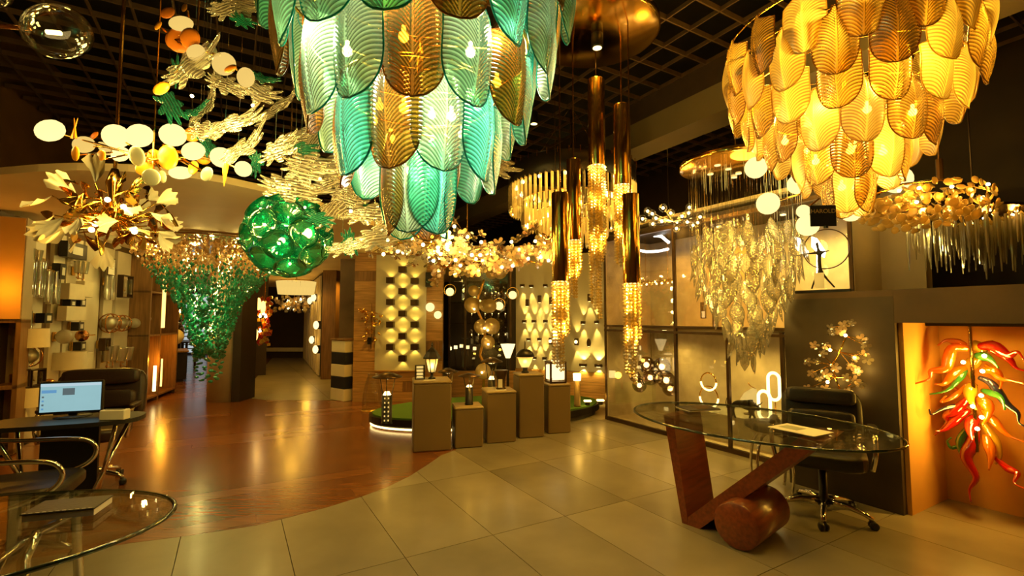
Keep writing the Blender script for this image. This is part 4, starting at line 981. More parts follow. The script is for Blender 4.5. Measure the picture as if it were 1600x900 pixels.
D5 = [(78, 204, 25, .76, .1, 'opal', 0), (131, 226, 17, .8, .4, 'opal_soft', .05), (118, 240, 13, .55, 1.2, 'disc_orange', -.05), (156, 247, 15, .85, .8, 'disc_orange', -.08), (181, 213, 22, .9, .2, 'opal', .02), (218, 212, 22, .85, .5, 'opal', 0),
      (188, 241, 18, .7, 0, 'opal', .05), (214, 244, 17, 1, 0, 'disc_grey', -.06), (270, 211, 21, .9, .2, 'opal', 0), (301, 210, 15, .9, 0, 'disc_orange', .06), (262, 246, 25, .8, .3, 'disc_orange', 0), (240, 246, 15, .8, 1, 'disc_orange', .05), (226, 264, 14, .9, 0, 'disc_orange', .03),
      (236, 277, 17, .85, .3, 'disc_grey', -.04), (254, 276, 11, .8, 1.3, 'disc_grey', .06), (302, 236, 19, .85, .2, 'opal', -.03), (282, 270, 18, .6, .1, 'opal', .05), (302, 262, 13, .7, .8, 'disc_orange', .03), (323, 272, 13, 1, 0, 'disc_grey', -.04), (346, 246, 18, .95, 0, 'opal', 0), (380, 264, 14, .95, 0, 'opal', 0), (147, 212, 11, .5, .4, 'disc_burnt', .08), (163, 232, 13, .6, 2.2, 'opal_soft', .07), (318, 247, 12, .9, 0, 'disc_orange', .06)]
d5 = disc_lamp('disc_chandelier', 'branching chandelier of glowing opal discs with orange and grey-green discs', D5, 3.1, (225, 232), 'disc chandeliers')
for px, a in ((117, 0.15), (124, -0.4)):
    q = at(px, 205, 3.1) - d5.location; MB().tube([q + Vector((-.02, 0, -.05)), q + Vector((a * 0.1, 0, 0.09))], [0.008, 0.002], 6).obj('leaf_spike', 'disc_orange', d5)
q = at(352, 270, 3.1) - d5.location; MB().tube([q + Vector((0, 0, .06)), q + Vector((-0.005, 0, -0.09))], [0.022, 0.002], 8).obj('leaf_spike', 'disc_orange', d5)
D6 = [(283, 37, 21, .6, .05, 'opal_soft', 0), (283, 62, 24, .85, .7, 'disc_burnt', .04), (297, 60, 19, .9, .3, 'disc_burnt', -.02), (306, 82, 19, .75, -.1, 'opal_soft', 0), (326, 80, 14, 1, 0, 'disc_grey', .05), (350, 100, 20, .9, .8, 'opal_soft', 0), (360, 107, 13, .5, .2, 'disc_burnt', -.05), (384, 121, 17, .95, .3, 'opal_soft', .02), (316, 100, 13, .7, .2, 'disc_grey', .07), (247, 40, 9, .5, 1.1, 'disc_orange', 0), (252, 138, 21, .45, .15, 'disc_orange', 0), (262, 20, 14, .6, .3, 'disc_burnt', .05), (288, 12, 8, .5, 1.3, 'disc_orange', 0), (268, 62, 14, .8, 1.2, 'disc_burnt', .06)]
disc_lamp('disc_chandelier', 'higher disc chandelier of dim yellow, burnt orange and grey discs', D6, 2.75, (310, 75), 'disc chandeliers')

# -- egg-shaped glass pendants near the ceiling, upper left
for lab, px, py, rx, rz_, Y in (('clear egg-shaped glass pendant with a glowing tube inside', 90, 50, 49, 40, 2.3), ('clear glass pendant cut by the upper left picture corner', -8, -8, 24, 18, 2.2)):
    q = at(px, py, Y); t = thing('glass_pendant', lab, 'pendant lamp', q, 0, 'egg glass pendants')
    M = Matrix.Rotation(-0.35, 3, 'Y'); R = rx / F * Y
    MB().ball((0, 0, 0), R, 24, (1, .85, rz_ / rx), M).obj('glass_shell', 'glass_clear', t, True)
    MB().tube([(-R * 0.35, 0, 0.0), (R * 0.1, 0, -0.006)], 0.012, 8).obj('filament', 'led_warm', t, True)
    MB().tube([(-R * 2.6, 0.02, 0.05), (-R * 0.9, 0, 0.02)], 0.012, 8).obj('socket_arm', 'copper', t, True)
    MB().tube([(-R * 2.6, 0.02, 0.05), (-R * 2.6, 0.02, GZ - q.z)], 0.006, 6).obj('stem', 'copper', t)

# -- 7: gold blossom chandelier with white petals
c7 = at(176, 335, 3.25)
t = thing('blossom_chandelier', 'gold chandelier of curling leaves and white porcelain petals', 'chandelier', c7)
def fan_petal(L, W, curl=0.25, lobes=3):
    n, m = 14, 8; vs = []
    for i in range(m + 1):
        r = i / m
        for j in range(n + 1):
            a = -1 + 2 * j / n; edge = 1 + 0.10 * cos(a * lobes * pi)
            x = a * W / 2 * (r ** 0.9) * (1 - 0.15 * r); y = L * r * (edge if r > 0.5 else 1) * (1 - 0.25 * a * a * r)
            vs.append((x, y, curl * L * r * r + 0.05 * L * r * cos(a * 6)))
    return MB().add(vs, [(i * (n + 1) + j, i * (n + 1) + j + 1, (i + 1) * (n + 1) + j + 1, (i + 1) * (n + 1) + j) for i in range(m) for j in range(n)])
WP = fan_petal(0.17, 0.17).mesh('white_flower', True)
GL = fan_petal(0.17, 0.055, -0.5, 1).mesh('gold', True)
rr = random.Random(3)
for i in range(30):
    th = 2 * pi * i / 30 * 3 + rr.uniform(-.2, .2); ph = rr.uniform(-0.75, 0.7); d = sph(th, ph); rad = rr.uniform(0.24, 0.36)
    tip = d * rad; tip.z *= 0.85
    M = aim(d).to_4x4().to_3x3() @ Matrix.Rotation(rr.uniform(0, 6.28), 3, 'Z') @ Matrix.Rotation(rr.uniform(0.3, 0.9), 3, 'X')
    MB().tube([(0, 0, 0.0), tip * 0.5 + Vector((0, 0, -0.05)), tip], [0.009, 0.007, 0.004], 6).obj('stem', 'gold', t, True)
    place('white_petal', WP, t, tip, M, rr.uniform(0.75, 1.05))
for i in range(48):
    d = sph(rr.uniform(0, 6.28), rr.uniform(-0.7, 0.9)); tip = d * rr.uniform(0.10, 0.28)
    place('gold_leaf', GL, t, tip, aim(d) @ Matrix.Rotation(rr.uniform(0, 6.28), 3, 'Z') @ Matrix.Rotation(rr.uniform(0.3, 1.0), 3, 'X'), rr.uniform(0.8, 1.2))
MB().lathe([(0.02, 0.32), (0.05, 0.22), (0.03, 0.1), (0.07, 0.0), (0.05, -0.08), (0.01, -0.12)], 16).obj('body', 'gold', t, True)
MB().tube([(0, 0, 0.3), (0, 0, GZ - c7.z)], 0.012, 8).obj('rod', 'gold', t)
for px, py in ((168, 312), (193, 323), (149, 350), (143, 359), (210, 362)):
    q = at(px, py, 3.1) - c7; place('bulb', BULBS, t, q, (0, 0, 0), 1.6); lamp(t, q + Vector((0, -0.03, 0)), 2.6, WARM, 0.02)

# -- 8: flock of clear glass leaves with green ones, hung on wires
def jag_leaf(mat, seed, elong=2.1):
    q = random.Random(seed); n = 10; out = []
    for i in range(n):
        a = 2 * pi * i / n; tip = (0.42 + 0.58 * abs(cos(a / 2)) ** 1.2) * (0.85 + 0.3 * q.random())
        out += [(a - 0.10, tip * 0.93), (a, tip), (a + 0.10, tip * 0.93), (a + pi / n, tip * (0.52 + 0.1 * q.random()))]
    m = len(out); vs = []
    for s, z, k in ((1.0, 0.0, 0), (0.62, 0.035, 1), (0.25, 0.055, 1)):
        for sg in (1, -1):
            for a, r in out:
                x, y = r * s * cos(a) * elong / 1.7, r * s * sin(a) * 0.55
                bend = 0.22 * x * x + 0.05 * sin(5 * x + seed)
                vs.append((x, y, bend + sg * (z + 0.012)))
    o = lambda r, sg: (r * 2 + sg) * m
    fs = []
    for r in range(2):
        for j in range(m):
            j2 = (j + 1) % m
            fs.append((o(r, 0) + j, o(r, 0) + j2, o(r + 1, 0) + j2, o(r + 1, 0) + j)); fs.append((o(r, 1) + j2, o(r, 1) + j, o(r + 1, 1) + j, o(r + 1, 1) + j2))
    fs += [tuple(o(2, 0) + j for j in range(m)), tuple(o(2, 1) + m - 1 - j for j in range(m))]
    fs += [(o(0, 0) + (j + 1) % m, o(0, 0) + j, o(0, 1) + j, o(0, 1) + (j + 1) % m) for j in range(m)]
    return MB().add(vs, fs).mesh(mat, False)
LCL = [jag_leaf('leaf_clear', s) for s in range(4)]; LGR = [jag_leaf('leaf_green', s + 10) for s in range(2)]
c8 = at(430, 230, 3.0)
t = thing('leaf_chandelier', 'long drift of clear and green jagged glass leaves hung on wires', 'chandelier', c8)
leaves = [(288, 112, 52, -35, 0), (262, 158, 34, 60, 1), (275, 122, 24, -80, 1), (318, 172, 50, -45, 0), (345, 130, 34, 20, 0), (352, 200, 52, -25, 0), (300, 176, 26, -20, 1), (398, 142, 40, 25, 0), (420, 178, 50, -10, 0), (312, 205, 34, 10, 0), (372, 238, 44, -40, 0), (322, 222, 24, 70, 1), (408, 122, 24, 20, 1),
          (430, 238, 46, -8, 0), (462, 218, 50, -15, 0), (462, 232, 26, 5, 1), (400, 250, 22, 80, 1), (490, 232, 34, -60, 0), (470, 262, 50, 15, 0), (510, 262, 46, -5, 0), (440, 292, 52, 12, 0), (500, 296, 50, -20, 0), (545, 306, 44, 15, 0), (540, 262, 24, 30, 1), (520, 330, 58, -30, 0), (566, 336, 46, 5, 0), (585, 374, 42, -15, 0), (545, 372, 24, 80, 1), (535, 388, 36, -10, 0), (560, 312, 20, 45, 1), (492, 340, 24, 20, 1), (600, 352, 34, -30, 0), (756, 252, 42, 25, 0), (770, 268, 38, -40, 0), (742, 246, 28, 15, 0), (750, 262, 18, 50, 1), (350, 15, 36, -25, 0), (375, 30, 26, 40, 1), (380, 8, 34, 10, 0)]
rr = random.Random(5)
for i, (px, py, r, ang, g) in enumerate(leaves):
    Y = 2.75 + 0.5 * ((i * 0.618) % 1) if px < 700 else 3.3
    if px < 400 and py < 40: Y = 2.3
    q = at(px, py, Y) - c8; s = r / F * Y * 1.2
    M = Matrix.Rotation(radians(rr.uniform(-20, 20)), 3, 'Z') @ Matrix.Rotation(radians(ang), 3, 'Y') @ Matrix.Rotation(radians(rr.uniform(48, 88)), 3, 'X')
    place('green_leaf' if g else 'clear_leaf', (LGR if g else LCL)[i % (2 if g else 4)], t, q, M, s)
    MB().tube([q, (q.x, q.y, GZ - c8.z)], 0.0012, 4, False).obj('wire', 'chrome', t)
pl = MB().prism([(x, y) for x, y in ellipse(0.9, 0.35, 40)], GZ - 0.03 - c8.z, GZ - c8.z).obj('ceiling_plate', 'chrome', t)
for px, py in ((350, 205), (420, 240), (500, 280), (548, 330), (395, 165), (300, 150)):
    q = at(px, py, 2.95) - c8; lamp(t, q + Vector((0, -0.3, -0.15)), 8, (1, 0.85, 0.6), 0.06); place('bulb', BULBS, t, q)

# -- 9: green glass ball of dishes
c9 = at(450, 367, 3.75); R9 = 63 / F * 3.75
t = thing('dish_chandelier', 'emerald ball chandelier made of round glass dishes with small bulbs', 'chandelier', c9)
MB().ball((0, 0, 0), R9 * 0.3, 24).obj('core', 'green_glass', t, True)
for dz in (-0.14, 0.14): lamp(t, (0, -0.05, dz), 6, (1, 1, 0.9), 0.04)
DISH = MB().lathe([(0.012, 0.0), (0.045, 0.010), (0.085, 0.035), (0.118, 0.062), (0.115, 0.064), (0.08, 0.04), (0.04, 0.016), (0.012, 0.006)], 22, cap=False).mesh('green_glass', True)
N = 34
for i in range(N):
    z = 1 - 2 * (i + .5) / N; a = i * 2.39996; d = Vector((sqrt(1 - z * z) * cos(a), sqrt(1 - z * z) * sin(a), z))
    o = place('glass_dish', DISH, t, d * (R9 - 0.06), aim(d))
    if i % 2: place('bulb', BULBS, o, (0, 0, 0.03), (0, 0, 0), 0.85)
    if i % 3 == 0: lamp(t, d * (R9 + 0.03), 0.8, (1.0, 0.9, 0.6), 0.02)
    MB().tube([d * R9 * 0.5, d * (R9 - 0.05)], 0.005, 5).obj('stalk', 'chrome', t)
MB().tube([(0, 0, R9 * 0.5), (0, 0, GZ - c9.z)], 0.006, 6).obj('stem', 'chrome', t)

# -- 10: waterfall of green crystal drops
c10 = Vector((at(333, 400, 7.2).x, 7.2, 0))
t = thing('waterfall_chandelier', 'funnel-shaped waterfall chandelier of amber and green glass drops before the column', 'chandelier', c10)
MB().lathe([(1.06, 2.555), (1.08, 2.565), (1.08, 2.598), (1.06, 2.599)], 48).obj('mirror_plate', 'chrome', t, True)
rr = random.Random(9)
am, gr = MB(), MB(); loose = []
def radius_at(z):   # half width of the funnel
    for (z0, r0), (z1, r1) in zip(PF, PF[1:]):
        if z1 <= z <= z0: return r1 + (r0 - r1) * (z - z1) / (z0 - z1)
    return 0.05
zf = lambda py: EYE + (500 - py) / F * 7.2
PF = [(zf(365), 1.02), (zf(400), 1.02), (zf(430), .80), (zf(455), .62), (zf(480), .42), (zf(510), .34), (zf(545), .22), (zf(590), .16), (zf(605), .04)]
for i in range(5200):
    w_ = rr.random() ** 1.9; z = zf(378) + (zf(565) - zf(382)) * w_; R_ = radius_at(z); a = rr.uniform(0, 2 * pi); r = R_ * rr.uniform(0.2, 1) ** 0.4
    p = (r * cos(a), r * sin(a), z)
    up = z > zf(424) + rr.uniform(-0.14, 0.14)
    (am if up else gr).octa(p, rr.uniform(0.016, 0.028), 1.3)
o = am.obj('amber_drops', 'drop_amber', t); o['kind'] = 'stuff'; o = gr.obj('green_drops', 'drop_green', t); o['kind'] = 'stuff'
DROP = MB().ball((0, 0, 0), 0.034, 8, (1, 1, 0.55)).mesh('drop_green', True)
for i in range(130):
    z = zf(455) + (zf(600) - zf(455)) * (i / 130) ** 1.1; R_ = radius_at(z); a = i * 2.4; r = R_ * (0.75 + 0.25 * rr.random())
    place('glass_drop', DROP, t, (r * cos(a), r * sin(a), z), (rr.uniform(-.5, .5), rr.uniform(-.5, .5), 0), rr.uniform(0.8, 1.2))
for i in range(60):
    a = i * 2.4; z = zf(400) - 1.2 * ((i * 0.37) % 1); r = radius_at(z) * 0.8
    MB().tube([(r * cos(a), r * sin(a), z), (r * cos(a), r * sin(a), 2.56)], 0.0012, 4, False).obj('wire', 'chrome', t)
for i in range(10):
    a = 2 * pi * i / 10; lamp(t, (0.85 * cos(a), 0.85 * sin(a), 2.46), 9.0, (1, 0.85, 0.6), 0.03)
    place('bulb', BULBS, t, (0.7 * cos(a), 0.7 * sin(a), 2.48), (0, 0, 0), 1.3)

for z in (2.2, 1.9, 1.6, 1.3): lamp(t, (0, -0.1, z), 12, (1, 0.95, 0.8), 0.05); place('bulb', BULBS, t, (0, 0, z))  # lamps and bulbs added along the axis to brighten the drops
# -- 11: two flowering-branch chandeliers in the middle
def flower_mesh(mat, R, n=5, cup=0.35):
    mb = MB()
    for k in range(n):
        a = 2 * pi * k / n; c, s = cos(a), sin(a); P = []
        for rr_, w_, z in ((0.08, 0.10, 0.0), (0.5, 0.30, 0.10), (0.85, 0.30, 0.3), (1.0, 0.08, 0.42)):
            for sg in (-1, 1):
                x, y = rr_ * R, sg * w_ * R; P.append((x * c - y * s, x * s + y * c, z * R * cup * 2.2))
        mb.add(P, [(0, 1, 3, 2), (2, 3, 5, 4), (4, 5, 7, 6)])
    mb.ball((0, 0, 0.02), R * 0.16, 6)
    return mb.mesh(mat, True)
def branch_chandelier(label, Y, ctr, pts, n, mats, rad, nb, seed, stuff=False):
    c = at(*ctr, Y); t = thing('branch_chandelier', label, 'chandelier', c, 0, 'flowering branch chandeliers'); r2 = random.Random(seed)
    P = [at(px, py, Y) - c for px, py in pts]
    MB().tube(P, 0.010, 6).obj('main_branch', 'gold', t, True)
    FM = [flower_mesh(m, rad) for m in mats]
    for i in range(n):
        k = r2.random() * (len(P) - 1); b = P[int(k)].lerp(P[min(int(k) + 1, len(P) - 1)], k % 1)
        d = sph(r2.uniform(0, 6.28), r2.uniform(-1.2, 1.2)); q = b + Vector((d.x * 0.30, d.y * 0.30, d.z * 0.17)) * r2.uniform(0.3, 1.0)
        if i % 2 == 0: MB().tube([b, q], 0.0035, 5).obj('twig', 'gold', t)
        place('glass_flower', FM[i % len(FM)], t, q, aim(d + Vector((0, -0.8, 0))), r2.uniform(0.75, 1.2))
    for i in range(nb):
        k = r2.random() * (len(P) - 1); b = P[int(k)].lerp(P[min(int(k) + 1, len(P) - 1)], k % 1); q = b + Vector((r2.uniform(-.25, .25), r2.uniform(-.3, -.05), r2.uniform(-.14, .12)))
        place('bulb', BULBS, t, q, (0, 0, 0), 1.35)
        if i % 2 == 0: lamp(t, q + Vector((0, -.02, 0)), 2.6, (1, 0.72, 0.35), 0.02)
    for p in (P[0], P[-1]): MB().tube([p, (p.x, p.y, GZ - c.z)], 0.0025, 5).obj('cable', 'gold_dark', t)
branch_chandelier('clear glass blossom branch chandelier with many bulbs under the teal feathers', 4.1, (690, 390), ((596, 374), (640, 382), (690, 378), (715, 400), (730, 362)), 120, ['blossom', 'blossom', 'crystal'], 0.052, 24, 21)
branch_chandelier('rosy gold leaf branch chandelier reaching behind the gold tubes', 4.5, (790, 400), ((690, 418), (740, 408), (790, 404), (830, 392), (868, 368)), 130, ['blossom_pink', 'blossom', 'shell_cream'], 0.062, 18, 22)
# -- 12: sputnik of tiny glass bulbs
c12 = at(1052, 346, 5.3)
t = thing('bubble_chandelier', 'small spray chandelier of tiny clear glass bulbs above the display case', 'chandelier', c12)
rr = random.Random(12)
for px, py in ((1004, 342), (1012, 330), (1020, 350), (1019, 334), (1036, 325), (1034, 346), (1048, 333), (1058, 347), (1057, 357), (1076, 333), (1077, 324), (1083, 352), (1094, 339), (1074, 347), (1025, 341), (1045, 345), (1066, 338), (1090, 348)):
    q = at(px, py, 5.3 + rr.uniform(-.15, .15)) - c12; o = MB().ball(q, 0.048, 12).obj('glass_bulb', 'glass_clear', t, True); MB().ball(q, 0.016, 8).obj('filament', 'bulb_small', o, True)
    MB().tube([(0, 0, 0), q], 0.004, 5).obj('arm', 'chrome', t)
lamp(t, (0, -0.1, 0), 4, WARM, 0.1)
MB().tube([(0, 0, 0), (-0.05, 0, 0.2), (-0.05, 0, GZ - c12.z)], 0.004, 5).obj('cord', 'chrome', t)

# -- 13/14: clear blown-leaf chandelier on wires below a gold disc
c13 = at(1165, 440, 4.35)
t = thing('glass_leaf_chandelier', 'tapering chandelier of clear blown glass leaves hung from a mirror-gold disc', 'chandelier', (c13.x, c13.y, 0))
zd = at(1162, 268, 4.6).z
MB().lathe([(0.50, zd), (0.515, zd + 0.006), (0.515, zd + 0.05), (0.50, zd + 0.055)], 44, (0.0, 0.12, 0)).obj('canopy', 'gold', t, True)
for px, py in ((1121, 258), (1110, 272), (1138, 264), (1154, 271), (1147, 277)):
    q = gnd(px, py, zd) - Vector((c13.x, c13.y, 0)); MB().lathe([(0.028, zd - 0.006), (0.028, zd + 0.002)], 12, (q.x, q.y, 0)).obj('spot_lens', 'opal', t)
lamp(t, (0, -0.1, zd - 0.06), 8, SOFT, 0.2)
def blown(L, W, seed):
    n, m = 10, 12; vs = []
    for i in range(m + 1):
        f = i / m; h = W / 2 * (sin(pi * min(1, f * 1.02)) ** 0.8) * (1.25 - 0.5 * f) + 0.004
        for j in range(n):
            a = 2 * pi * j / n; vs.append((h * cos(a) * (1 + 0.06 * sin(9 * f + seed)), 0.32 * h * sin(a) + 0.05 * L * sin(pi * f), -f * L))
    return MB().add(vs, [(i * n + (j + 1) % n, i * n + j, (i + 1) * n + j, (i + 1) * n + (j + 1) % n) for i in range(m) for j in range(n)]).mesh('murano', True)
BL = [blown(0.23, 0.105, s) for s in range(3)]
rr = random.Random(14)
for r, n, py in ((0.42, 14, 362), (0.47, 16, 390), (0.45, 16, 416), (0.40, 15, 440), (0.33, 13, 462), (0.27, 10, 484), (0.20, 8, 505), (0.13, 6, 525), (0.09, 5, 545), (0.05, 3, 565), (0.25, 9, 366), (0.28, 9, 405), (0.2, 7, 440)):
    for i in range(n):
        th = 2 * pi * i / n + py; z = at(1165, py, 4.35).z + rr.uniform(-.05, .04) + 0.06
        p = Vector((r * cos(th), r * sin(th), z)); M = Matrix.Rotation(th + pi / 2 + rr.uniform(-.5, .5), 3, 'Z') @ Matrix.Rotation(rr.uniform(-0.25, 0.2), 3, 'X') @ Matrix.Rotation(rr.uniform(-0.15, 0.15), 3, 'Y')
        place('glass_leaf', BL[i % 3], t, p, M, rr.uniform(0.85, 1.1) * (0.75 if py > 530 else 1))
        if r > 0.28: MB().tube([p, (p.x, p.y, zd)], 0.0012, 4, False).obj('wire', 'chrome', t)
for z, pw in ((1.95, 12), (2.2, 12), (1.6, 7)): lamp(t, (0, 0, z), pw, SOFT, 0.08)
MB().tube([(0, 0.12, zd + 0.05), (0, 0.12, GZ)], 0.006, 6).obj('stem', 'gold', t)

# -- opal globe sputnik behind the honey chandelier
c15 = at(1312, 285, 3.75)
t = thing('globe_chandelier', 'gold sputnik chandelier with round glowing opal globes behind the honey feathers', 'chandelier', c15)
for px, py, r in ((1181, 262, 17), (1200, 318, 17), (1246, 288, 15), (1262, 352, 17), (1402, 281, 21), (1438, 219, 14), (1184, 226, 13), (1255, 330, 10), (1330, 330, 16), (1380, 200, 15)):
    q = at(px, py, 3.75 + 0.12 * ((px * 0.37) % 1)) - c15; R = r / F * 3.8
    MB().ball(q, R, 18).obj('opal_globe', 'opal', t, True); MB().tube([(0, 0, 0), q], 0.007, 6).obj('arm', 'gold', t)
    lamp(t, q + Vector((0, -R - 0.02, -0.02)), 1.0, SOFT, R)
MB().tube([(0, 0, 0), (0, 0, GZ - c15.z)], 0.009, 6).obj('stem', 'gold', t); MB().ball((0, 0, 0), 0.05, 12).obj('hub', 'gold', t, True)

# -- 16: shell-disc chandelier and icicle chandelier on the right
c16 = at(1448, 322, 3.15)
t = thing('shell_chandelier', 'cloud-like chandelier of small round shell discs glowing amber', 'chandelier', c16)
SH = MB().lathe([(0.001, 0.0), (0.016, 0.002), (0.024, 0.006), (0.022, 0.008), (0.001, 0.003)], 8).mesh('shell_cream', True)
rr = random.Random(16)
for i in range(290):
    a = rr.uniform(0, 2 * pi); f = sqrt(rr.random()); x = 0.40 * f * cos(a); y = 0.26 * f * sin(a)
    z = 0.15 * (1 - (x / 0.44) ** 2) * rr.uniform(-1, 1) + 0.10 * x
    d = Vector((x, y - 0.3, z * 2 + rr.uniform(-.3, .3))).normalized()
    place('shell_disc', SH, t, (x, y, z), aim(d + Vector((rr.uniform(-.5, .5), rr.uniform(-.5, .5), rr.uniform(-.5, .5)))), rr.uniform(0.85, 1.3))
for i in range(7):
    q = (rr.uniform(-.3, .3), rr.uniform(-.25, -.1), rr.uniform(-.02, .1)); place('bulb', BULBS, t, q); lamp(t, q, 2.4, AMBER, 0.02)
MB().tube([(-0.4, 0, 0.06), (-0.15, 0, 0.15), (0.1, 0, 0.18), (0.35, 0, 0.14)], 0.008, 6).obj('branch', 'gold', t, True)
MB().tube([(0.1, 0, 0.18), (0.1, 0, 0.32)], 0.02, 8).obj('stem', 'bronze', t); MB().tube([(0.1, 0, 0.3), (0.1, 0, GZ - c16.z)], 0.006, 6).obj('rod', 'bronze', t)
c17 = at(1512, 330, 3.78)
t = thing('icicle_chandelier', 'wide chandelier of hanging icicle-like crystal rods beside the shell discs', 'chandelier', c17)
IC = [MB().tube([(0, 0, 0), (0.002, 0, -L * .5), (0, 0, -L)], [0.011, 0.012, 0.004], 6).mesh('crystal', False) for L in (0.23, 0.31, 0.39)]
for i in range(110):
    a = i * 2.39996; f = sqrt((i + .5) / 110); x, y = 0.49 * f * cos(a), 0.22 * f * sin(a); z = -0.04 - 0.12 * (1 - f)
    place('crystal_rod', IC[i % 3], t, (x, y, z), (0, 0, 0), rr.uniform(0.8, 1.1))
    if i % 2: MB().octa((0, 0, 0), 0.02, 1.2).obj('crystal_bead', 'crystal_amber', t, loc=(x, y, z + 0.02))
MB().prism(ellipse(0.51, 0.24, 40), 0.0, 0.02).obj('frame_plate', 'gold_dark', t)
for i in range(8):
    q = (0.36 * cos(i * 0.785), 0.18 * sin(i * 0.785), -0.03); place('bulb', BULBS, t, q); lamp(t, q, 0.9, WARM, 0.02)
MB().tube([(0.05, 0, 0.02), (0.05, 0, GZ - c17.z)], 0.006, 6).obj('rod', 'bronze', t)
# ================================================================ MIDDLE: TURF ISLAND, PLINTHS, GARDEN LAMPS
isl = thing('turf_platform', 'low round platform with artificial grass and a lit dark rim', 'platform', (-0.30, 7.12, 0), radians(20))
IR, IS = 1.74, 0.50
el = lambda k, n=72: [(IR * k * cos(2 * pi * i / n), IR * IS * k * sin(2 * pi * i / n)) for i in range(n)]
MB().prism(el(0.96), 0.0, 0.06).obj('plinth_base', 'joint', isl)
MB().prism(el(1.0), 0.06, 0.15).obj('rim', 'black_metal', isl)
MB().prism(el(0.975), 0.15, 0.17).obj('turf', 'turf', isl)
e = [(x, y, 0.03) for x, y in el(0.985)][33:50]; MB().tube(e, 0.012, 6, True).obj('light_strip', 'led_warm', isl, True)
ps = [(635, 700, 706, 597, .40), (703, 752, 700, 636, .32), (752, 804, 692, 612, .35), (804, 849, 684, 586, .36), (850, 891, 677, 601, .36)]
labs = ['leftmost and widest square plinth, carrying the black lantern', 'lowest square plinth, carrying a short bollard lamp', 'middle square plinth with a clock-like lamp and label', 'tallest square plinth, carrying a bell-shaped garden lamp', 'rightmost square plinth, carrying a boxy lantern']
PLT = []
for (x0, x1, yb, yt, wd), lb in zip(ps, labs):
    g = gnd((x0 + x1) / 2, yb + 1); wpx = (x1 - x0) / F * g.y
    w_ = wpx / 1.12; h = EYE - (yt - 499.5) / F * (g.y + 0.03)
    ctr = g + Vector((0.0, w_ * 0.56, 0))
    t = thing('plinth', lb, 'plinth', (ctr.x, ctr.y, 0), radians(14), 'square display plinths')
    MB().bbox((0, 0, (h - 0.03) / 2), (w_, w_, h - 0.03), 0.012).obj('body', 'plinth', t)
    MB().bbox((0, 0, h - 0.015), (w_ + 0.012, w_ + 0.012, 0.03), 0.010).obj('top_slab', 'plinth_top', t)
    PLT.append((ctr, h, w_))
def lantern(label, loc, s=1.0, group='lamps on the plinths'):
    t = thing('garden_lantern', label, 'lantern', loc, 0.3, group)
    MB().lathe([(0.05 * s, 0), (0.05 * s, 0.012 * s), (0.02 * s, 0.03 * s), (0.02 * s, 0.07 * s), (0.05 * s, 0.09 * s)], 14).obj('base', 'black_metal', t, True)
    for k in range(6):
        a0, a1 = k * pi / 3, (k + 1) * pi / 3; r0, r1, z0, z1 = 0.045 * s, 0.085 * s, 0.09 * s, 0.27 * s
        P = [(r0 * cos(a0), r0 * sin(a0), z0), (r0 * cos(a1), r0 * sin(a1), z0), (r1 * cos(a1), r1 * sin(a1), z1), (r1 * cos(a0), r1 * sin(a0), z1)]
        MB().add(P, [(0, 1, 2, 3)]).obj('pane', 'lamp_opal', t)
        MB().tube([P[0], P[3]], 0.006 * s, 5).obj('rib', 'black_metal', t)
    MB().lathe([(0.118 * s, 0.265 * s), (0.115 * s, 0.285 * s), (0.07 * s, 0.36 * s), (0.03 * s, 0.40 * s), (0.012 * s, 0.43 * s), (0.016 * s, 0.45 * s), (0.002 * s, 0.49 * s)], 6).obj('cap', 'black_metal', t)
    MB().ball((0, 0, 0.17 * s), 0.022 * s, 10, (1, 1, 1.8)).obj('bulb', 'bulb_small', t, True); lamp(t, (0, 0, 0.2 * s), 1.6, WARM, 0.02)
    return t
c, h, w_ = PLT[0]
lantern('black hexagonal coach lantern with pointed roof on the widest plinth', (c.x + 0.0, c.y + 0.02, h), 0.86)
t = thing('louvre_lamp', 'small black louvred box lamp beside the coach lantern', 'lamp', (c.x - 0.13, c.y - 0.02, h), 0.2, 'lamps on the plinths')
for x in (-0.05, 0.05): MB().box((x, 0, 0.08), (0.012, 0.07, 0.16)).obj('side', 'black_metal', t)
for k in range(5): MB().box((0, 0, 0.005 + 0.0375 * k), (0.11, 0.07, 0.008)).obj('louvre', 'black_metal', t)
MB().box((0, 0.01, 0.08), (0.07, 0.03, 0.13)).obj('diffuser', 'opal_soft', t)
def price_card(loc, rz, label):
    t = thing('price_card', label, 'card', loc, rz, 'price cards on the plinths'); MB().bbox((0, 0, 0.004), (0.13, 0.045, 0.008), 0.002).obj('card', 'paper', t); MB().box((0, 0, 0.0085), (0.09, 0.02, 0.0006)).obj('printed_line', 'disc_grey', t)
price_card((c.x + 0.0, c.y - 0.14, h), 0.25, 'white price card before the coach lantern')
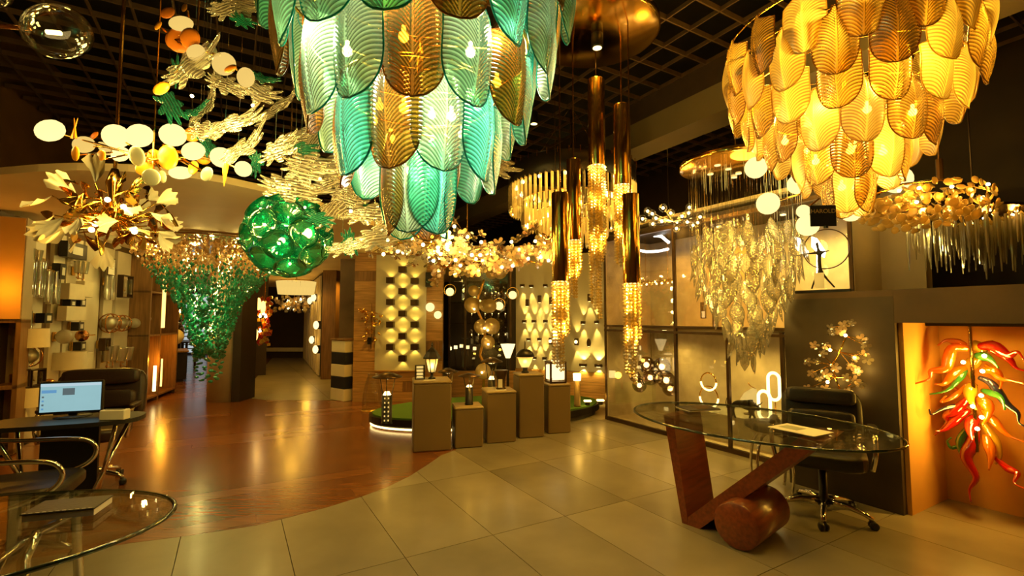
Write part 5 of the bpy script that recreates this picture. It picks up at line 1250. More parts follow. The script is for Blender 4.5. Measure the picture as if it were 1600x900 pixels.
def bollard(label, loc, H, r, dots=False, head='cone', group='bollard lamps'):
    t = thing('bollard_lamp', label, 'bollard lamp', loc, 0.2, group)
    MB().lathe([(r * 1.1, 0), (r * 1.1, 0.012), (r, 0.02), (r, H * 0.55)], 18).obj('post', 'black_metal', t, True)
    MB().lathe([(r * 0.8, H * 0.56), (r * 0.55, H * 0.60), (r * 0.5, H * 0.62)], 16).obj('light_cup', 'led_warm', t, True)
    for k in range(3):
        a = k * 2.094 + 0.5; MB().tube([(r * cos(a), r * sin(a), H * 0.55), (r * 1.7 * cos(a), r * 1.7 * sin(a), H * 0.9)], 0.006, 5).obj('strut', 'black_metal', t)
    MB().lathe([(0.001, H * 0.86), (r * 0.9, H * 0.88)], 16).obj('reflector', 'opal', t, True)
    MB().lathe([(r * 2.9, H * 0.90), (r * 2.9, H * 0.915), (r * 0.6, H), (0.002, H)], 24).obj('cap', 'bronze', t, True)
    if dots:
        for zz in range(6):
            for s in (-1, 1): MB().box((s * r * 0.35, -r * 0.97, 0.05 + zz * H * 0.085), (r * 0.25, 0.01, r * 0.3)).obj('light_dot', 'opal_soft', t)
    lamp(t, (0, -r * 1.4, H * 0.76), 1.2, WARM, 0.03)
    return t
c, h, w_ = PLT[1]; bollard('short black bollard lamp with flat hat on the lowest plinth', (c.x + 0.02, c.y, h), 0.36, 0.045)
c, h, w_ = PLT[2]
t = thing('display_lamp', 'dark flared lamp with a white label on the middle plinth', 'lamp', (c.x + 0.03, c.y, h), 0.2, 'lamps on the plinths')
MB().lathe([(0.06, 0), (0.06, 0.01), (0.045, 0.02), (0.05, 0.12), (0.085, 0.22), (0.09, 0.225), (0.05, 0.225)], 18).obj('body', 'bronze', t, True); MB().lathe([(0.05, 0.222), (0.001, 0.222)], 14).obj('diffuser', 'flame', t)
MB().box((-0.02, -0.065, 0.075), (0.05, 0.004, 0.10)).obj('label_card', 'paper', t)
price_card((c.x + 0.03, c.y - 0.12, h), 0.2, 'white price card before the flared lamp')
c, h, w_ = PLT[3]
t = thing('bell_lamp', 'bell-shaped garden lamp with dark hood on the tallest plinth', 'lantern', (c.x - 0.04, c.y, h), 0, 'lamps on the plinths')
MB().lathe([(0.05, 0), (0.05, 0.012), (0.03, 0.03), (0.035, 0.07)], 14).obj('base', 'black_metal', t, True); MB().lathe([(0.05, 0.07), (0.105, 0.20)], 20, cap=False).obj('glass_shade', 'lamp_opal', t, True)
MB().lathe([(0.125, 0.20), (0.10, 0.25), (0.06, 0.285), (0.012, 0.30), (0.006, 0.40)], 20).obj('hood', 'black_metal', t, True); MB().ball((0, 0, 0.14), 0.025, 10).obj('bulb', 'bulb_small', t, True); lamp(t, (0, 0, 0.16), 1.8, WARM, 0.03)
t = thing('torch_lamp', 'pale flared torch lamp standing behind the tallest plinth', 'lamp', (c.x - 0.26, c.y + 0.45, 0.17), 0, 'lamps on the turf')
zz = at(790, 560, c.y + 0.4).z
MB().tube([(0, 0, 0), (0, 0, zz - 0.17)], 0.018, 8).obj('post', 'black_metal', t); MB().lathe([(0.03, zz - 0.17), (0.10, zz + 0.02)], 4, cap=True).obj('shade', 'flame', t)
c, h, w_ = PLT[4]
t = thing('box_lantern', 'boxy four-sided lantern with opal panes on the rightmost plinth', 'lantern', (c.x, c.y, h), 0.25, 'lamps on the plinths')
MB().bbox((0, 0, 0.012), (0.22, 0.22, 0.024), 0.004).obj('base', 'bronze', t); MB().bbox((0, 0, 0.262), (0.23, 0.23, 0.03), 0.006).obj('cap', 'bronze', t); MB().lathe([(0.06, 0.277), (0.05, 0.30)], 14).obj('finial', 'flame', t)
for x in (-.1, .1):
    for y in (-.1, .1): MB().box((x, y, 0.135), (0.022, 0.022, 0.23)).obj('post', 'bronze', t)
for a in range(4):
    d = Matrix.Rotation(a * pi / 2, 3, 'Z') @ Vector((0, -0.1, 0)); MB().box((d.x, d.y, 0.135), (0.16, 0.006, 0.18), a * pi / 2).obj('pane', 'flame', t)
# lamps standing on the turf
def tz(px, py): return gnd(px, py, 0.17)
g = tz(604, 662); bollard('tall dotted black bollard lamp with wide hat on the turf edge', (g.x, g.y, 0.17), 0.62, 0.062, True)
g = Vector((at(700, 600, 6.75).x, 6.75, 0)); bollard('dark bollard lamp half hidden behind the widest plinth', (g.x, g.y, 0.17), 0.58, 0.05)
g = Vector((at(768, 600, 6.9).x, 6.9, 0)); bollard('wide-hatted bollard lamp behind the middle plinth', (g.x, g.y, 0.17), 0.72, 0.055)
g = Vector((at(902, 635, 7.0).x, 7.0, 0))
t = thing('stub_bollard', 'short grey bollard with a glowing head on the turf near the display case', 'bollard lamp', (g.x, g.y, 0.17), 0, 'lamps on the turf')
zz = at(902, 590, 7.0).z - 0.17; MB().lathe([(0.055, 0), (0.045, 0.02), (0.045, zz - 0.04)], 16).obj('post', 'plinth', t, True); MB().lathe([(0.055, zz - 0.04), (0.06, zz + 0.06)], 16).obj('light_head', 'led_warm', t, True); lamp(t, (0, -0.1, zz), 2.5, WARM, 0.05)
for px, py, lb in ((918, 615, 'small spot lamp lying in the turf beside the stub bollard'), (938, 618, 'small spot lamp in the turf against the sconce wall')):
    g = at(px, py, 7.1 if px < 930 else 7.15); t = thing('turf_spot', lb, 'spotlight', (g.x, g.y, 0.17), 0, 'turf spot lamps'); MB().lathe([(0.035, 0), (0.035, 0.05)], 12).obj('housing', 'black_metal', t); MB().bbox((0, 0, 0.062), (0.11, 0.06, 0.024), 0.006).obj('lens', 'led_warm', t); lamp(t, (0, -0.08, 0.12), 0.8, WARM, 0.03)
# twisting vine floor lamp with glass discs
v0 = at(755, 580, 7.25)
t = thing('vine_lamp', 'tall twisting stem lamp with round amber glass discs and a globe foot', 'floor lamp', (v0.x, v0.y, 0.17))
vp = [at(px, py, 7.25) - Vector((v0.x, v0.y, 0.17)) for px, py in ((756, 586), (757, 570), (750, 555), (752, 545), (758, 530), (757, 515), (752, 498), (746, 485), (747, 465), (752, 450), (756, 437))]
MB().tube([(0, 0, 0)] + vp, 0.02, 8).obj('stem', 'gold_satin', t, True)
MB().ball((0, 0, at(757, 580, 7.25).z - 0.17), 0.12, 18).obj('globe_foot', 'shell_cream', t, True)
for px, py, r in ((738, 477, 13), (758, 478, 10), (752, 511, 12), (768, 510, 13), (762, 535, 11), (740, 455, 9), (768, 427, 10), (780, 425, 12), (765, 478, 11)):
    q = at(px, py, 7.2) - Vector((v0.x, v0.y, 0.17)); M = aim((0.3, -1, 0.2)); o = MB().lathe([(0.001, 0), (r / F * 7.2, 0.01), (r / F * 7.2, 0.02), (0.001, 0.012)], 20).obj('glass_disc', 'shell_cream', t, True); o.location = q; o.rotation_euler = M.to_euler()
for px, py in ((741, 483), (757, 513), (762, 516), (763, 538), (753, 582)):
    q = at(px, py, 7.12) - Vector((v0.x, v0.y, 0.17)); place('bulb', BULBS, t, q, (0, 0, 0), 1.4); lamp(t, q, 0.8, WARM, 0.02)

# ================================================================ TIMBER WALL: CUBE LIGHTS ON A WHITE PANEL
a, b = at(589, 400, TY - 0.02), at(665, 580, TY - 0.02)
cp = thing('light_panel', 'tall white board on the timber wall holding dark cube lights', 'panel', ((a.x + b.x) / 2, TY - 0.03, 0))
MB().box((0, 0, (2.56 + b.z) / 2), (b.x - a.x, 0.03, 2.56 - b.z)).obj('board', 'panel_white', cp)
MB().box((0, -0.005, b.z + 0.01), (b.x - a.x + 0.02, 0.045, 0.02)).obj('ledge', 'oak', cp)
cols = [('left', 610, (438, 472, 507, 542)), ('middle', 629, (421, 455, 490, 525, 560)), ('right', 648, (439, 473, 507, 542))]
ordn = ['topmost', 'second', 'third', 'fourth', 'lowest']
for cn_, px, ys in cols:
    for k, py in enumerate(ys):
        q = at(px, py, TY - 0.10); od = ordn[k] if k < len(ys) - 1 else 'lowest'
        t = thing('cube_sconce', '%s dark cube wall light in the %s column of the white board' % (od, cn_), 'wall light', (q.x, TY - 0.10, q.z), 0, 'cube wall lights')
        for x in (-0.058, 0.058): MB().box((x, 0, 0), (0.008, 0.11, 0.10)).obj('side', 'bronze', t)
        MB().box((0, -0.052, 0), (0.124, 0.008, 0.10)).obj('front', 'bronze', t); MB().box((0, 0.048, 0), (0.124, 0.006, 0.10)).obj('back_plate', 'bronze', t)
        MB().box((0, 0, 0), (0.10, 0.07, 0.02)).obj('light_core', 'opal', t)
        lamp(t, (0, 0.01, 0.035), 2.0, (1, 0.8, 0.3), 0.012, spot=1.75, rot=(pi, 0, 0), blend=0.25); lamp(t, (0, 0.01, -0.035), 2.0, (1, 0.8, 0.3), 0.012, spot=1.75, rot=(0, 0, 0), blend=0.25)
for px, py, r, lb in ((672, 480, 7, 'upper left round glowing wall globe on the timber wall'), (684, 492, 6, 'lower right round glowing wall globe on the timber wall')):
    q = at(px, py, TY - 0.09); t = thing('globe_sconce', lb, 'wall light', (q.x, q.y, q.z), 0, 'globe wall lights'); MB().ball((0, 0, 0), r / F * 8.3, 16).obj('globe', 'opal', t, True); MB().lathe([(0.04, 0.0), (0.04, 0.02)], 14, (0, 0.085, 0), R90).obj('back_plate', 'bronze', t); MB().tube([(0, 0.08, 0), (0, 0.02, 0)], 0.012, 6).obj('arm', 'bronze', t); lamp(t, (0, -0.12, 0), 0.8, SOFT, 0.05)
q = at(670, 437, TY - 0.05); t = thing('meter_box', 'small dark upright box high on the timber wall', 'box', (q.x, q.y, q.z)); MB().bbox((0, 0, 0), (0.11, 0.06, 0.26), 0.006).obj('housing', 'black_metal', t); MB().box((0, -0.032, -0.03), (0.07, 0.004, 0.07)).obj('window_pane', 'leaf_green', t)
# filigree wire wall lamp
q = at(580, 500, TY - 0.06); t = thing('filigree_sconce', 'drooping filigree wall lamp of gold leaves on the timber wall', 'wall light', (q.x, q.y, q.z))
LF = MB().lathe([(0.001, 0), (0.012, 0.02), (0.001, 0.05)], 6).mesh('gold', True); rr = random.Random(31)
for i in range(34):
    py = 483 + 48 * rr.random() ** 1.0; sp_ = 22 - 14 * (py - 483) / 48; px = 582 + rr.uniform(-sp_, sp_); d = at(px, py, TY - 0.05 - 0.1 * rr.random()) - q
    place('gold_leaf', LF, t, d, (rr.uniform(0, 3), rr.uniform(0, 3), 0), 2.0)
    if i % 3 == 0: MB().tube([(0, 0.03, 0.15), d], 0.003, 4).obj('wire', 'gold', t)
MB().tube([(0, 0.02, 0.3), (0.0, 0.02, -0.5)], 0.006, 6).obj('stem', 'gold_dark', t); MB().box((-0.02, 0, -0.36), (0.06, 0.05, 0.12)).obj('driver_box', 'black_metal', t)
# banded stand (cream and black blocks)
g = gnd(536, 627); t = thing('banded_stand', 'square stand of stacked cream and black blocks by the corridor', 'stand', (g.x, g.y + 0.22, 0), radians(-38)); H = at(536, 532, g.y).z
for k in range(5):
    z0, z1 = H * k / 5.0 * 1.0, H * (k + 1) / 5.0; MB().bbox((0, 0, (z0 + z1) / 2), (0.42, 0.42, z1 - z0 - 0.004), 0.006).obj('block', ('board_cream', 'charcoal', 'board_cream', 'charcoal', 'board_cream')[k], t)
MB().bbox((0, 0, H + 0.015), (0.46, 0.46, 0.03), 0.006).obj('top_board', 'oak_dark', t)
tp = thing('leaning_card', 'white card leaning on top of the banded stand', 'card', (g.x + 0.15, g.y + 0.22, H + 0.03), 0.3); MB().box((0, 0, 0.1), (0.02, 0.12, 0.22), M=Matrix.Rotation(0.5, 3, 'Y')).obj('card', 'paper', tp); MB().box((0, 0, 0.006), (0.14, 0.13, 0.012)).obj('holder', 'black_plastic', tp)
# glass vase-like bollard near timber wall
g = at(582, 610, 7.6); t = thing('glass_bell', 'tall clear glass bell standing at the turf edge by the timber wall', 'glass bell', (g.x, g.y, 0.0)); MB().lathe([(0.16, 0.0), (0.15, 0.25), (0.10, 0.48), (0.07, 0.55), (0.085, 0.57)], 20, cap=False).obj('shade', 'glass_table', t, True); MB().lathe([(0.17, 0.0), (0.17, 0.015)], 20).obj('foot_ring', 'gold_satin', t, True)

# ================================================================ GLASS CABINET WITH SMALL LAMPS AND GLASSWARE
gc = thing('glass_cabinet', 'dark glass cabinet with shelves of glass lamps between timber and white walls', 'cabinet', ((GX0 + GX1) / 2, GY, 0)); GW = GX1 - GX0
for x in (-GW / 2 + 0.02, -GW / 2 + 0.32, GW / 2 - 0.10): MB().box((x, 0, 1.5), (0.035, 0.04, 2.06)).obj('post', 'bronze', gc)
for x in (GW / 2 - 0.05,): MB().box((x, 0.05, 1.5), (0.22, 0.08, 2.06)).obj('side_panel', 'wall_dark', gc)
for z in (0.5, 0.95, 1.35, 1.75, 2.15): MB().box((0, 0.28, z), (GW - 0.04, 0.44, 0.012)).obj('shelf', 'glass_table', gc)
MB().box((0.05, -0.01, 1.5), (GW - 0.4, 0.006, 2.0)).obj('pane', 'glass_clear', gc)
GOB = MB().lathe([(0.05, 0), (0.012, 0.015), (0.010, 0.10), (0.05, 0.16), (0.055, 0.26), (0.04, 0.28)], 12, cap=False)
gob_me = GOB.mesh('smoke_glass', True); k = 0
rowsn = {0.95: 'lowest', 1.35: 'second', 1.75: 'third', 2.15: 'top'}
for z in (0.95, 1.35, 1.75):
    for i in range(6):
        x = -GW / 2 + 0.42 + i * (GW - 0.62) / 5
        t = thing('glass_lamp', 'glass goblet lamp number %s from the timber side on the %s cabinet shelf' % (('one', 'two', 'three', 'four', 'five', 'six')[i], rowsn[z]), 'lamp', (gc.location.x + x, GY + 0.25 + 0.05 * (i % 2), z + 0.006), 0, 'glass goblet lamps'); place('glass_bowl', gob_me, t, (0, 0, 0), (0, 0, 0), 0.95 + 0.1 * (i % 3)); place('bulb', BULBS, t, (0, 0, 0.18), (0, 0, 0), 0.9)
for i, (px, py) in enumerate(((702, 545), (711, 543), (720, 541), (730, 543), (741, 545))):
    q = at(px, py, GY + 0.1); t = thing('cube_lamp', 'little glowing cube lamp, %s of five in a row in the glass cabinet' % ordn[i].replace('topmost', 'first').replace('lowest', 'last'), 'lamp', (q.x, q.y + 0.1, 0.506), 0, 'glowing cube lamps'); hz = q.z - 0.506
    MB().box((0, 0, hz), (0.06, 0.06, 0.06)).obj('light_cube', 'flame', t); MB().tube([(0, 0, 0), (0, 0, hz - 0.03)], 0.008, 5).obj('stand', 'bronze', t)
lamp(gc, (0, 0.2, 2.3), 6, SOFT, 0.1); lamp(gc, (0.1, 0.2, 0.8), 3, SOFT, 0.1)
for px, py, lb in ((703, 456, 'glowing globe pendant hanging before the cabinet near the timber wall'), (780, 478, 'glowing globe pendant on a looped cord before the cabinet'), (801, 461, 'glowing globe in a hoop pendant beside the white sconce wall')):
    q = at(px, py, 8.1); t = thing('globe_pendant', lb, 'pendant lamp', (q.x, q.y, q.z), 0, 'globe pendants'); MB().ball((0, 0, 0), 0.07, 16).obj('globe', 'opal', t, True); MB().tube([(0, 0, 0.07), (0, 0, 2.6 - q.z)], 0.003, 5).obj('cord', 'bronze', t)
    MB().torus(0.10, 0.004, 24, 5, (0, 0, 0.03)).obj('hoop', 'gold', t, True); lamp(t, (0, -0.1, 0), 0.8, SOFT, 0.06)

# ================================================================ WHITE WALL OF SMALL UP-AND-DOWN LIGHTS
sc_list = [(816, 446, 0), (830, 447, 0), (852, 446, 0), (824, 473, 1), (843, 467, 1), (861, 470, 1), (819, 502, 2), (834, 502, 2), (852, 502, 2), (826, 530, 2), (843, 530, 2), (861, 533, 3), (835, 559, 2), (851, 560, 2), (901, 534, 3), (911, 504, 2), (932, 503, 2), (911, 570, 4), (935, 571, 4), (920, 536, 5), (921, 465, 1)]
rname = {0: 'small hooded', 1: 'upright dark', 2: 'small dark up-and-down', 3: 'star-beam', 4: 'flat wide', 5: 'almond-shaped'}
cnt = {}
sang = atan2(sd.y, sd.x)
def near_words(px, py):
    row = ('top', 'upper', 'middle', 'low', 'bottom')[min(4, int((py - 440) / 28))]
    side = ('next to the glass cabinet', 'a step from the cabinet', 'just before the crystal strands', 'behind the crystal strands', 'between the strands and the case', 'nearest the display case')[min(5, int((px - 812) / 22))]
    return row, side
seen = set()
for px, py, ty in sc_list:
    q = swp(px, py, 0.05); row, side = near_words(px, py); lb = '%s sconce, %s row of white wall, %s' % (rname[ty], row, side)
    if lb in seen: lb = 'another ' + lb
    seen.add(lb)
    t = thing('wall_sconce', lb, 'wall light', (q.x, q.y, q.z), sang, 'small sconces on the white wall')
    hgt, wd = (0.05, 0.075) if ty in (0, 2) else (0.13, 0.06) if ty == 1 else (0.05, 0.13) if ty == 4 else (0.12, 0.07)
    if ty == 5: MB().ball((0, 0, 0), 0.05, 14, (0.8, 0.4, 1.6)).obj('body', 'bronze', t, True)
    else: MB().bbox((0, 0.0, 0), (wd, 0.06, hgt), 0.006).obj('body', 'bronze', t)
    MB().box((0, 0.04, 0), (wd * 0.6, 0.03, hgt * 0.6)).obj('back_plate', 'black_metal', t)
    if ty == 3: MB().ball((0, -0.04, 0), 0.03, 10).obj('lens', 'led_warm', t, True)
    else: MB().box((0, 0, -hgt / 2 - 0.003), (wd * 0.5, 0.03, 0.004)).obj('lens', 'led_warm', t)
    n_ = 11
    if ty in (0, 2, 3, 4, 1, 5): lamp(t, (0, 0.0, -hgt / 2 - 0.015), n_ * 1.4, SOFT, 0.008, spot=0.75 if ty != 4 else 1.5, rot=(0.12, 0, 0), blend=0.5)
    if ty in (2, 3, 4): lamp(t, (0, 0.0, hgt / 2 + 0.015), n_ * 1.4, SOFT, 0.008, spot=0.75 if ty != 4 else 1.5, rot=(pi - 0.12, 0, 0), blend=0.5)

# ================================================================ LAMPS ON THE LEFT BOARD WALL
LRZ = atan2(LWD.y, LWD.x)        # local X along the wall; local +Y points out of the wall? (decided below)
def lwp(px, py, off): return onp(px, py, LP(0, 0, off), LWN)
lrz = atan2(LWN.y, LWN.x) + pi / 2   # local -Y = out into the room
def wsconce(px, py, kind, w_, h_, label):
    q = lwp(px, py, 0.14); s = q.y / F; W, H = w_ * s * 1.9, h_ * s * 1.12
    t = thing('wall_sconce', label, 'wall light', (q.x, q.y, q.z), lrz, 'wall lamps on the cream boards')
    MB().bbox((0, 0.085, 0), (0.07, 0.02, 0.12), 0.005).obj('back_plate', 'gold_satin', t); MB().tube([(0, 0.08, 0), (0, 0.0, -H * 0.2)], 0.008, 6).obj('arm', 'gold_satin', t)
    if kind == 'shade': MB().lathe([(W * 0.5, -H / 2), (W * 0.46, H / 2)], 20, cap=False).obj('shade', 'cream_shade', t, True); MB().tube([(0, 0, -H * 0.5), (0, 0, H * 0.3)], 0.012, 6).obj('stem', 'gold_satin', t)
    elif kind == 'box': MB().bbox((0, 0, 0), (W, 0.10, H), 0.004).obj('shade', 'cream_shade', t)
    elif kind == 'dark': MB().bbox((0, 0, 0), (W, 0.09, H), 0.004).obj('body', 'black_metal', t); MB().box((0, -0.047, 0), (W * 0.5, 0.004, H * 0.5)).obj('lens', 'stone_white', t)
    elif kind == 'tubes':
        for k in range(4): MB().lathe([(W * 0.11, -H / 2), (W * 0.11, H / 2)], 12, ((k - 1.5) * W * 0.26, 0.02 * (k % 2), -0.05 * H * (k % 2)), cap=False).obj('glass_tube', 'crystal', t, True)
        MB().box((0, 0.03, H / 2), (W, 0.03, 0.03)).obj('bracket', 'gold_satin', t)
    elif kind == 'globe': MB().ball((0, -0.02, 0), H / 2, 16).obj('globe', 'lamp_opal', t, True)
    elif kind == 'cage':
        MB().torus(H / 2, 0.010, 28, 6, (0, 0, 0)).obj('hoop', 'copper', t, True); MB().ball((0, 0, 0), H * 0.36, 16).obj('glass_ball', 'crystal', t, True); MB().torus(H / 2, 0.008, 28, 6, (0, 0, 0), Matrix.Rotation(pi / 2, 3, 'Z')).obj('hoop', 'copper', t, True)
    elif kind == 'frame':
        for x in (-W / 2, W / 2): MB().box((x, 0, 0), (0.014, 0.08, H)).obj('frame_side', 'bronze', t)
        for z in (-H / 2, H / 2): MB().box((0, 0, z), (W, 0.08, 0.014)).obj('frame_rail', 'bronze', t)
        MB().lathe([(W * 0.25, -H * 0.35), (W * 0.25, H * 0.35)], 12, cap=False).obj('glass_tube', 'glass_clear', t, True)
    elif kind == 'arm':
        MB().ball((-W * 0.3, 0, 0), H / 2, 14, (0.6, 1, 1)).obj('wood_cap', 'copper', t, True); MB().tube([(-W * 0.2, 0, 0), (W * 0.5, 0, 0)], 0.008, 6).obj('rod', 'gold', t)
    elif kind == 'candle':
        for x in (-W * .3, W * .3):
            MB().tube([(0, 0.05, -H * .3), (x, 0, -H * .4), (x, 0, -H * .1)], 0.008, 6).obj('branch', 'copper', t, True); MB().lathe([(W * .18, -H * .1), (W * .25, H * .5)], 12, (x, 0, 0), cap=False).obj('glass_cup', 'crystal', t, True)
WS = [(58, 432, 'tubes', 24, 52, 'wide cluster of clear glass tubes nearest the orange cabinet'), (84, 448, 'tubes', 20, 44, 'second cluster of clear glass tubes, lower, on the cream boards'), (115, 392, 'dark', 30, 22, 'broad dark box lamp at the top of the boards'), (114, 456, 'box', 24, 22, 'cream box shade below the broad dark lamp'), (132, 452, 'box', 14, 22, 'small bright cream box lamp beside a wider shade'),
      (108, 474, 'dark', 8, 10, 'small dark square lamp over the middle cream box'), (124, 473, 'dark', 8, 12, 'second small dark square lamp over the middle cream box'), (113, 490, 'box', 30, 20, 'wide cream box shade in the middle of the boards'), (69, 497, 'dark', 11, 14, 'dark cube lamp in the lower tube cluster'), (45, 505, 'tubes', 12, 34, 'narrow glass tube lamp beside the dark cube'), (48, 528, 'shade', 24, 26, 'cream drum shade under the narrow glass tubes'),
      (45, 556, 'cage', 20, 30, 'shiny glass lamp in hoops near the cabinet edge'), (98, 526, 'globe', 22, 20, 'pale disc-like globe lamp on the middle boards'), (107, 563, 'shade', 24, 24, 'cream shade below the pale globe lamp'), (130, 565, 'box', 18, 24, 'cream box lamp low on the boards beside a shade'), (124, 541, 'dark', 8, 12, 'small dark lamp between two low cream shades'), (121, 510, 'dark', 8, 12, 'small dark lamp beside the pale globe'),
      (55, 590, 'frame', 18, 22, 'black framed lantern low on the boards'), (34, 592, 'frame', 10, 24, 'narrow framed lantern beside the cabinet'), (85, 600, 'arm', 26, 18, 'wooden capped arm lamp over the monitor'), (136, 524, 'arm', 26, 16, 'wooden capped arm lamp on the middle boards'), (173, 440, 'tubes', 16, 46, 'tall glass tube lamp below a paper card'), (196, 448, 'frame', 18, 30, 'framed lamp high on the last board'),
      (172, 505, 'cage', 18, 26, 'bright mirrored ball in copper hoops'), (191, 505, 'cage', 14, 22, 'second ball in copper hoops on the far board'), (194, 560, 'candle', 18, 30, 'two-armed glass candle lamp low on the far board'), (172, 560, 'candle', 16, 34, 'glass candle lamp beside the far dark gap'), (164, 538, 'frame', 9, 16, 'small framed lamp beside the far dark gap'), (208, 505, 'globe', 14, 14, 'left opal ball beside the orange strip'), (224, 498, 'globe', 14, 15, 'upper right opal ball by the orange strip'), (214, 524, 'globe', 12, 12, 'lower opal ball by the orange strip'),
      (127, 424, 'candle', 14, 28, 'tall glass candle lamp near the broad dark box'), (45, 620, 'shade', 22, 26, 'cream shade low beside the cabinet'), (52, 404, 'candle', 16, 26, 'glass candle lamp above the tube clusters'), (92, 424, 'dark', 8, 22, 'slim dark lamp beside the tube clusters')]
for a_ in WS: wsconce(*a_[:5], a_[5] + (' sconce' if 'lamp' not in a_[5] and 'sconce' not in a_[5] else ''))
q = lwp(174, 417, 0.2); t = thing('paper_card', 'white printed card hanging on the board wall', 'card', (q.x, q.y, q.z), lrz); MB().box((0, 0, 0), (0.22, 0.006, 0.26)).obj('frame', 'bronze', t); MB().box((0, -0.004, 0), (0.19, 0.003, 0.23)).obj('sheet', 'paper', t)
for k in range(3): MB().box((0, -0.006, 0.05 - 0.04 * k), (0.12, 0.001, 0.008)).obj('printed_line', 'disc_grey', t)
# glowing shelf unit with orange uprights at the end of the boards
q0 = lwp(238, 600, 0.2)
su = thing('glow_shelf', 'tall open shelf unit with orange-lit uprights past the board wall', 'shelf unit', (q0.x, q0.y, 0), lrz)
for x in (-0.65, -0.15, 0.75):
    MB().box((x, 0.02, 1.25), (0.05, 0.32, 2.5)).obj('upright', 'oak_dark', su)
for z in (0.08, 1.15, 1.9, 2.48): MB().box((0.05, 0.02, z), (1.45, 0.32, 0.03)).obj('shelf', 'oak_dark', su)
MB().box((0.05, 0.17, 1.25), (1.45, 0.02, 2.5)).obj('back', 'niche_plaster', su)
MB().box((-0.10, -0.15, 1.85), (0.10, 0.03, 1.15)).obj('glow_strip', 'led_gold', su)
MB().tube([(-0.4, -0.16, 0.18), (-0.4, -0.16, 0.62)], 0.025, 8).obj('tube_light', 'led_warm', su, True); MB().tube([(0.1, -0.1, 0.2), (0.1, -0.1, 0.7)], 0.015, 8).obj('tube_light', 'led_gold', su, True)
lamp(su, (-0.3, -0.25, 0.7), 9, AMBER, 0.05); lamp(su, (0.3, -0.1, 1.0), 5, AMBER, 0.05); lamp(su, (0.0, -0.05, 2.2), 5, AMBER, 0.05)
# things farther along the wooden corridor
q = at(258, 540, 11.0)
t = thing('low_table', 'dark low cabinet in the wooden corridor holding a round lamp', 'cabinet', (-7.92, 11.2, 0), atan2(n2.y, n2.x) + pi / 2); MB().bbox((0, 0, 0.36), (0.9, 0.5, 0.62), 0.01).obj('body', 'black_metal', t); MB().bbox((0, 0, 0.69), (1.0, 0.56, 0.04), 0.006).obj('top', 'oak_dark', t)
for x in (-0.4, 0.4): MB().box((x, 0, 0.025), (0.06, 0.4, 0.05)).obj('foot', 'black_metal', t)
g = t.location
t = thing('drum_lamp', 'round cream drum lamp on the corridor cabinet', 'table lamp', (g.x - 0.05, g.y, 0.71)); MB().lathe([(0.10, 0), (0.10, 0.02), (0.02, 0.04), (0.02, 0.12)], 16).obj('base', 'gold', t, True); MB().ball((0, 0, 0.30), 0.24, 18, (1, 1, 0.85)).obj('shade', 'cream_shade', t, True)
t = thing('console_table', 'narrow dark console table near the bright window', 'table', (at(288, 550, 13.5).x, 13.5, 0), lrz); MB().bbox((0, 0, 0.78), (0.9, 0.4, 0.04), 0.006).obj('top', 'black_metal', t)
for x in (-0.4, 0.4):
    for y in (-0.16, 0.16): MB().box((x, y, 0.38), (0.05, 0.05, 0.76)).obj('leg', 'black_metal', t)
# small far chandeliers
def far_cluster(name, label, px, py, Y, rx, rz_, mats, n, pw, seed, zc=2.6, sz=0.05):
    c = at(px, py, Y); t = thing(name, label, 'chandelier', c); r2 = random.Random(seed)
    PM = [MB().octa((0, 0, 0), sz, 1.4).mesh(m, False) for m in mats]
    for i in range(n):
        a = r2.uniform(0, 6.28); f = sqrt(r2.random()); z = r2.uniform(-1, 1); place('glass_piece', PM[i % len(PM)], t, (rx * f * cos(a), rx * f * sin(a) * 0.7, rz_ * z), (r2.uniform(0, 1), r2.uniform(0, 1), 0), r2.uniform(0.7, 1.3))
    for i in range(4): place('bulb', BULB, t, (r2.uniform(-.6, .6) * rx, -0.3 * rx, r2.uniform(-.6, .6) * rz_), (0, 0, 0), 1.4)
    lamp(t, (0, -rx, 0), pw, WARM, 0.05); MB().tube([(0, 0, rz_ * 0.8), (0, 0, zc - c.z)], 0.008, 5).obj('stem', 'gold', t); return t
far_cluster('tassel_chandelier', 'slim red and orange tassel chandelier hanging in the stone corridor', 413, 502, 10.0, 0.13, 0.50, ['blown_red', 'blown_orange', 'blown_yellow'], 70, 3, 41)
far_cluster('icicle_cluster', 'draped clear crystal chandelier far down the corridor', 460, 475, 14.5, 0.65, 0.22, ['crystal', 'blossom'], 80, 10, 42, sz=0.07)
far_cluster('amber_cluster', 'amber glass chandelier in the wooden corridor beside the window', 270, 478, 12.0, 0.35, 0.35, ['crystal_amber', 'blown_yellow', 'shell_cream'], 60, 12, 43, sz=0.06)
far_cluster('grey_cluster', 'dim grey crystal chandelier hanging over the corridor cabinet', 273, 500, 12.6, 0.35, 0.4, ['crystal', 'smoke_glass'], 60, 2, 44, sz=0.06)
q = at(463, 450, 11.0); t = thing('drum_chandelier', 'wide yellow fringed drum chandelier in the stone corridor', 'chandelier', q)
for k in range(30):
    a = 2 * pi * k / 30; MB().box((0, 0, 0), (0.08, 0.012, 0.30)).obj('fringe_strip', 'opal_soft', t, loc=(0.40 * cos(a), 0.40 * sin(a), 0), rot=(0.15, 0, a + pi / 2))
MB().lathe([(0.36, 0.15), (0.36, 0.18), (0.02, 0.2)], 28).obj('frame', 'gold', t, True); MB().tube([(0, 0, 0.18), (0, 0, 2.6 - q.z)], 0.012, 6).obj('stem', 'gold', t); lamp(t, (0, 0, -0.25), 14, WARM, 0.15)
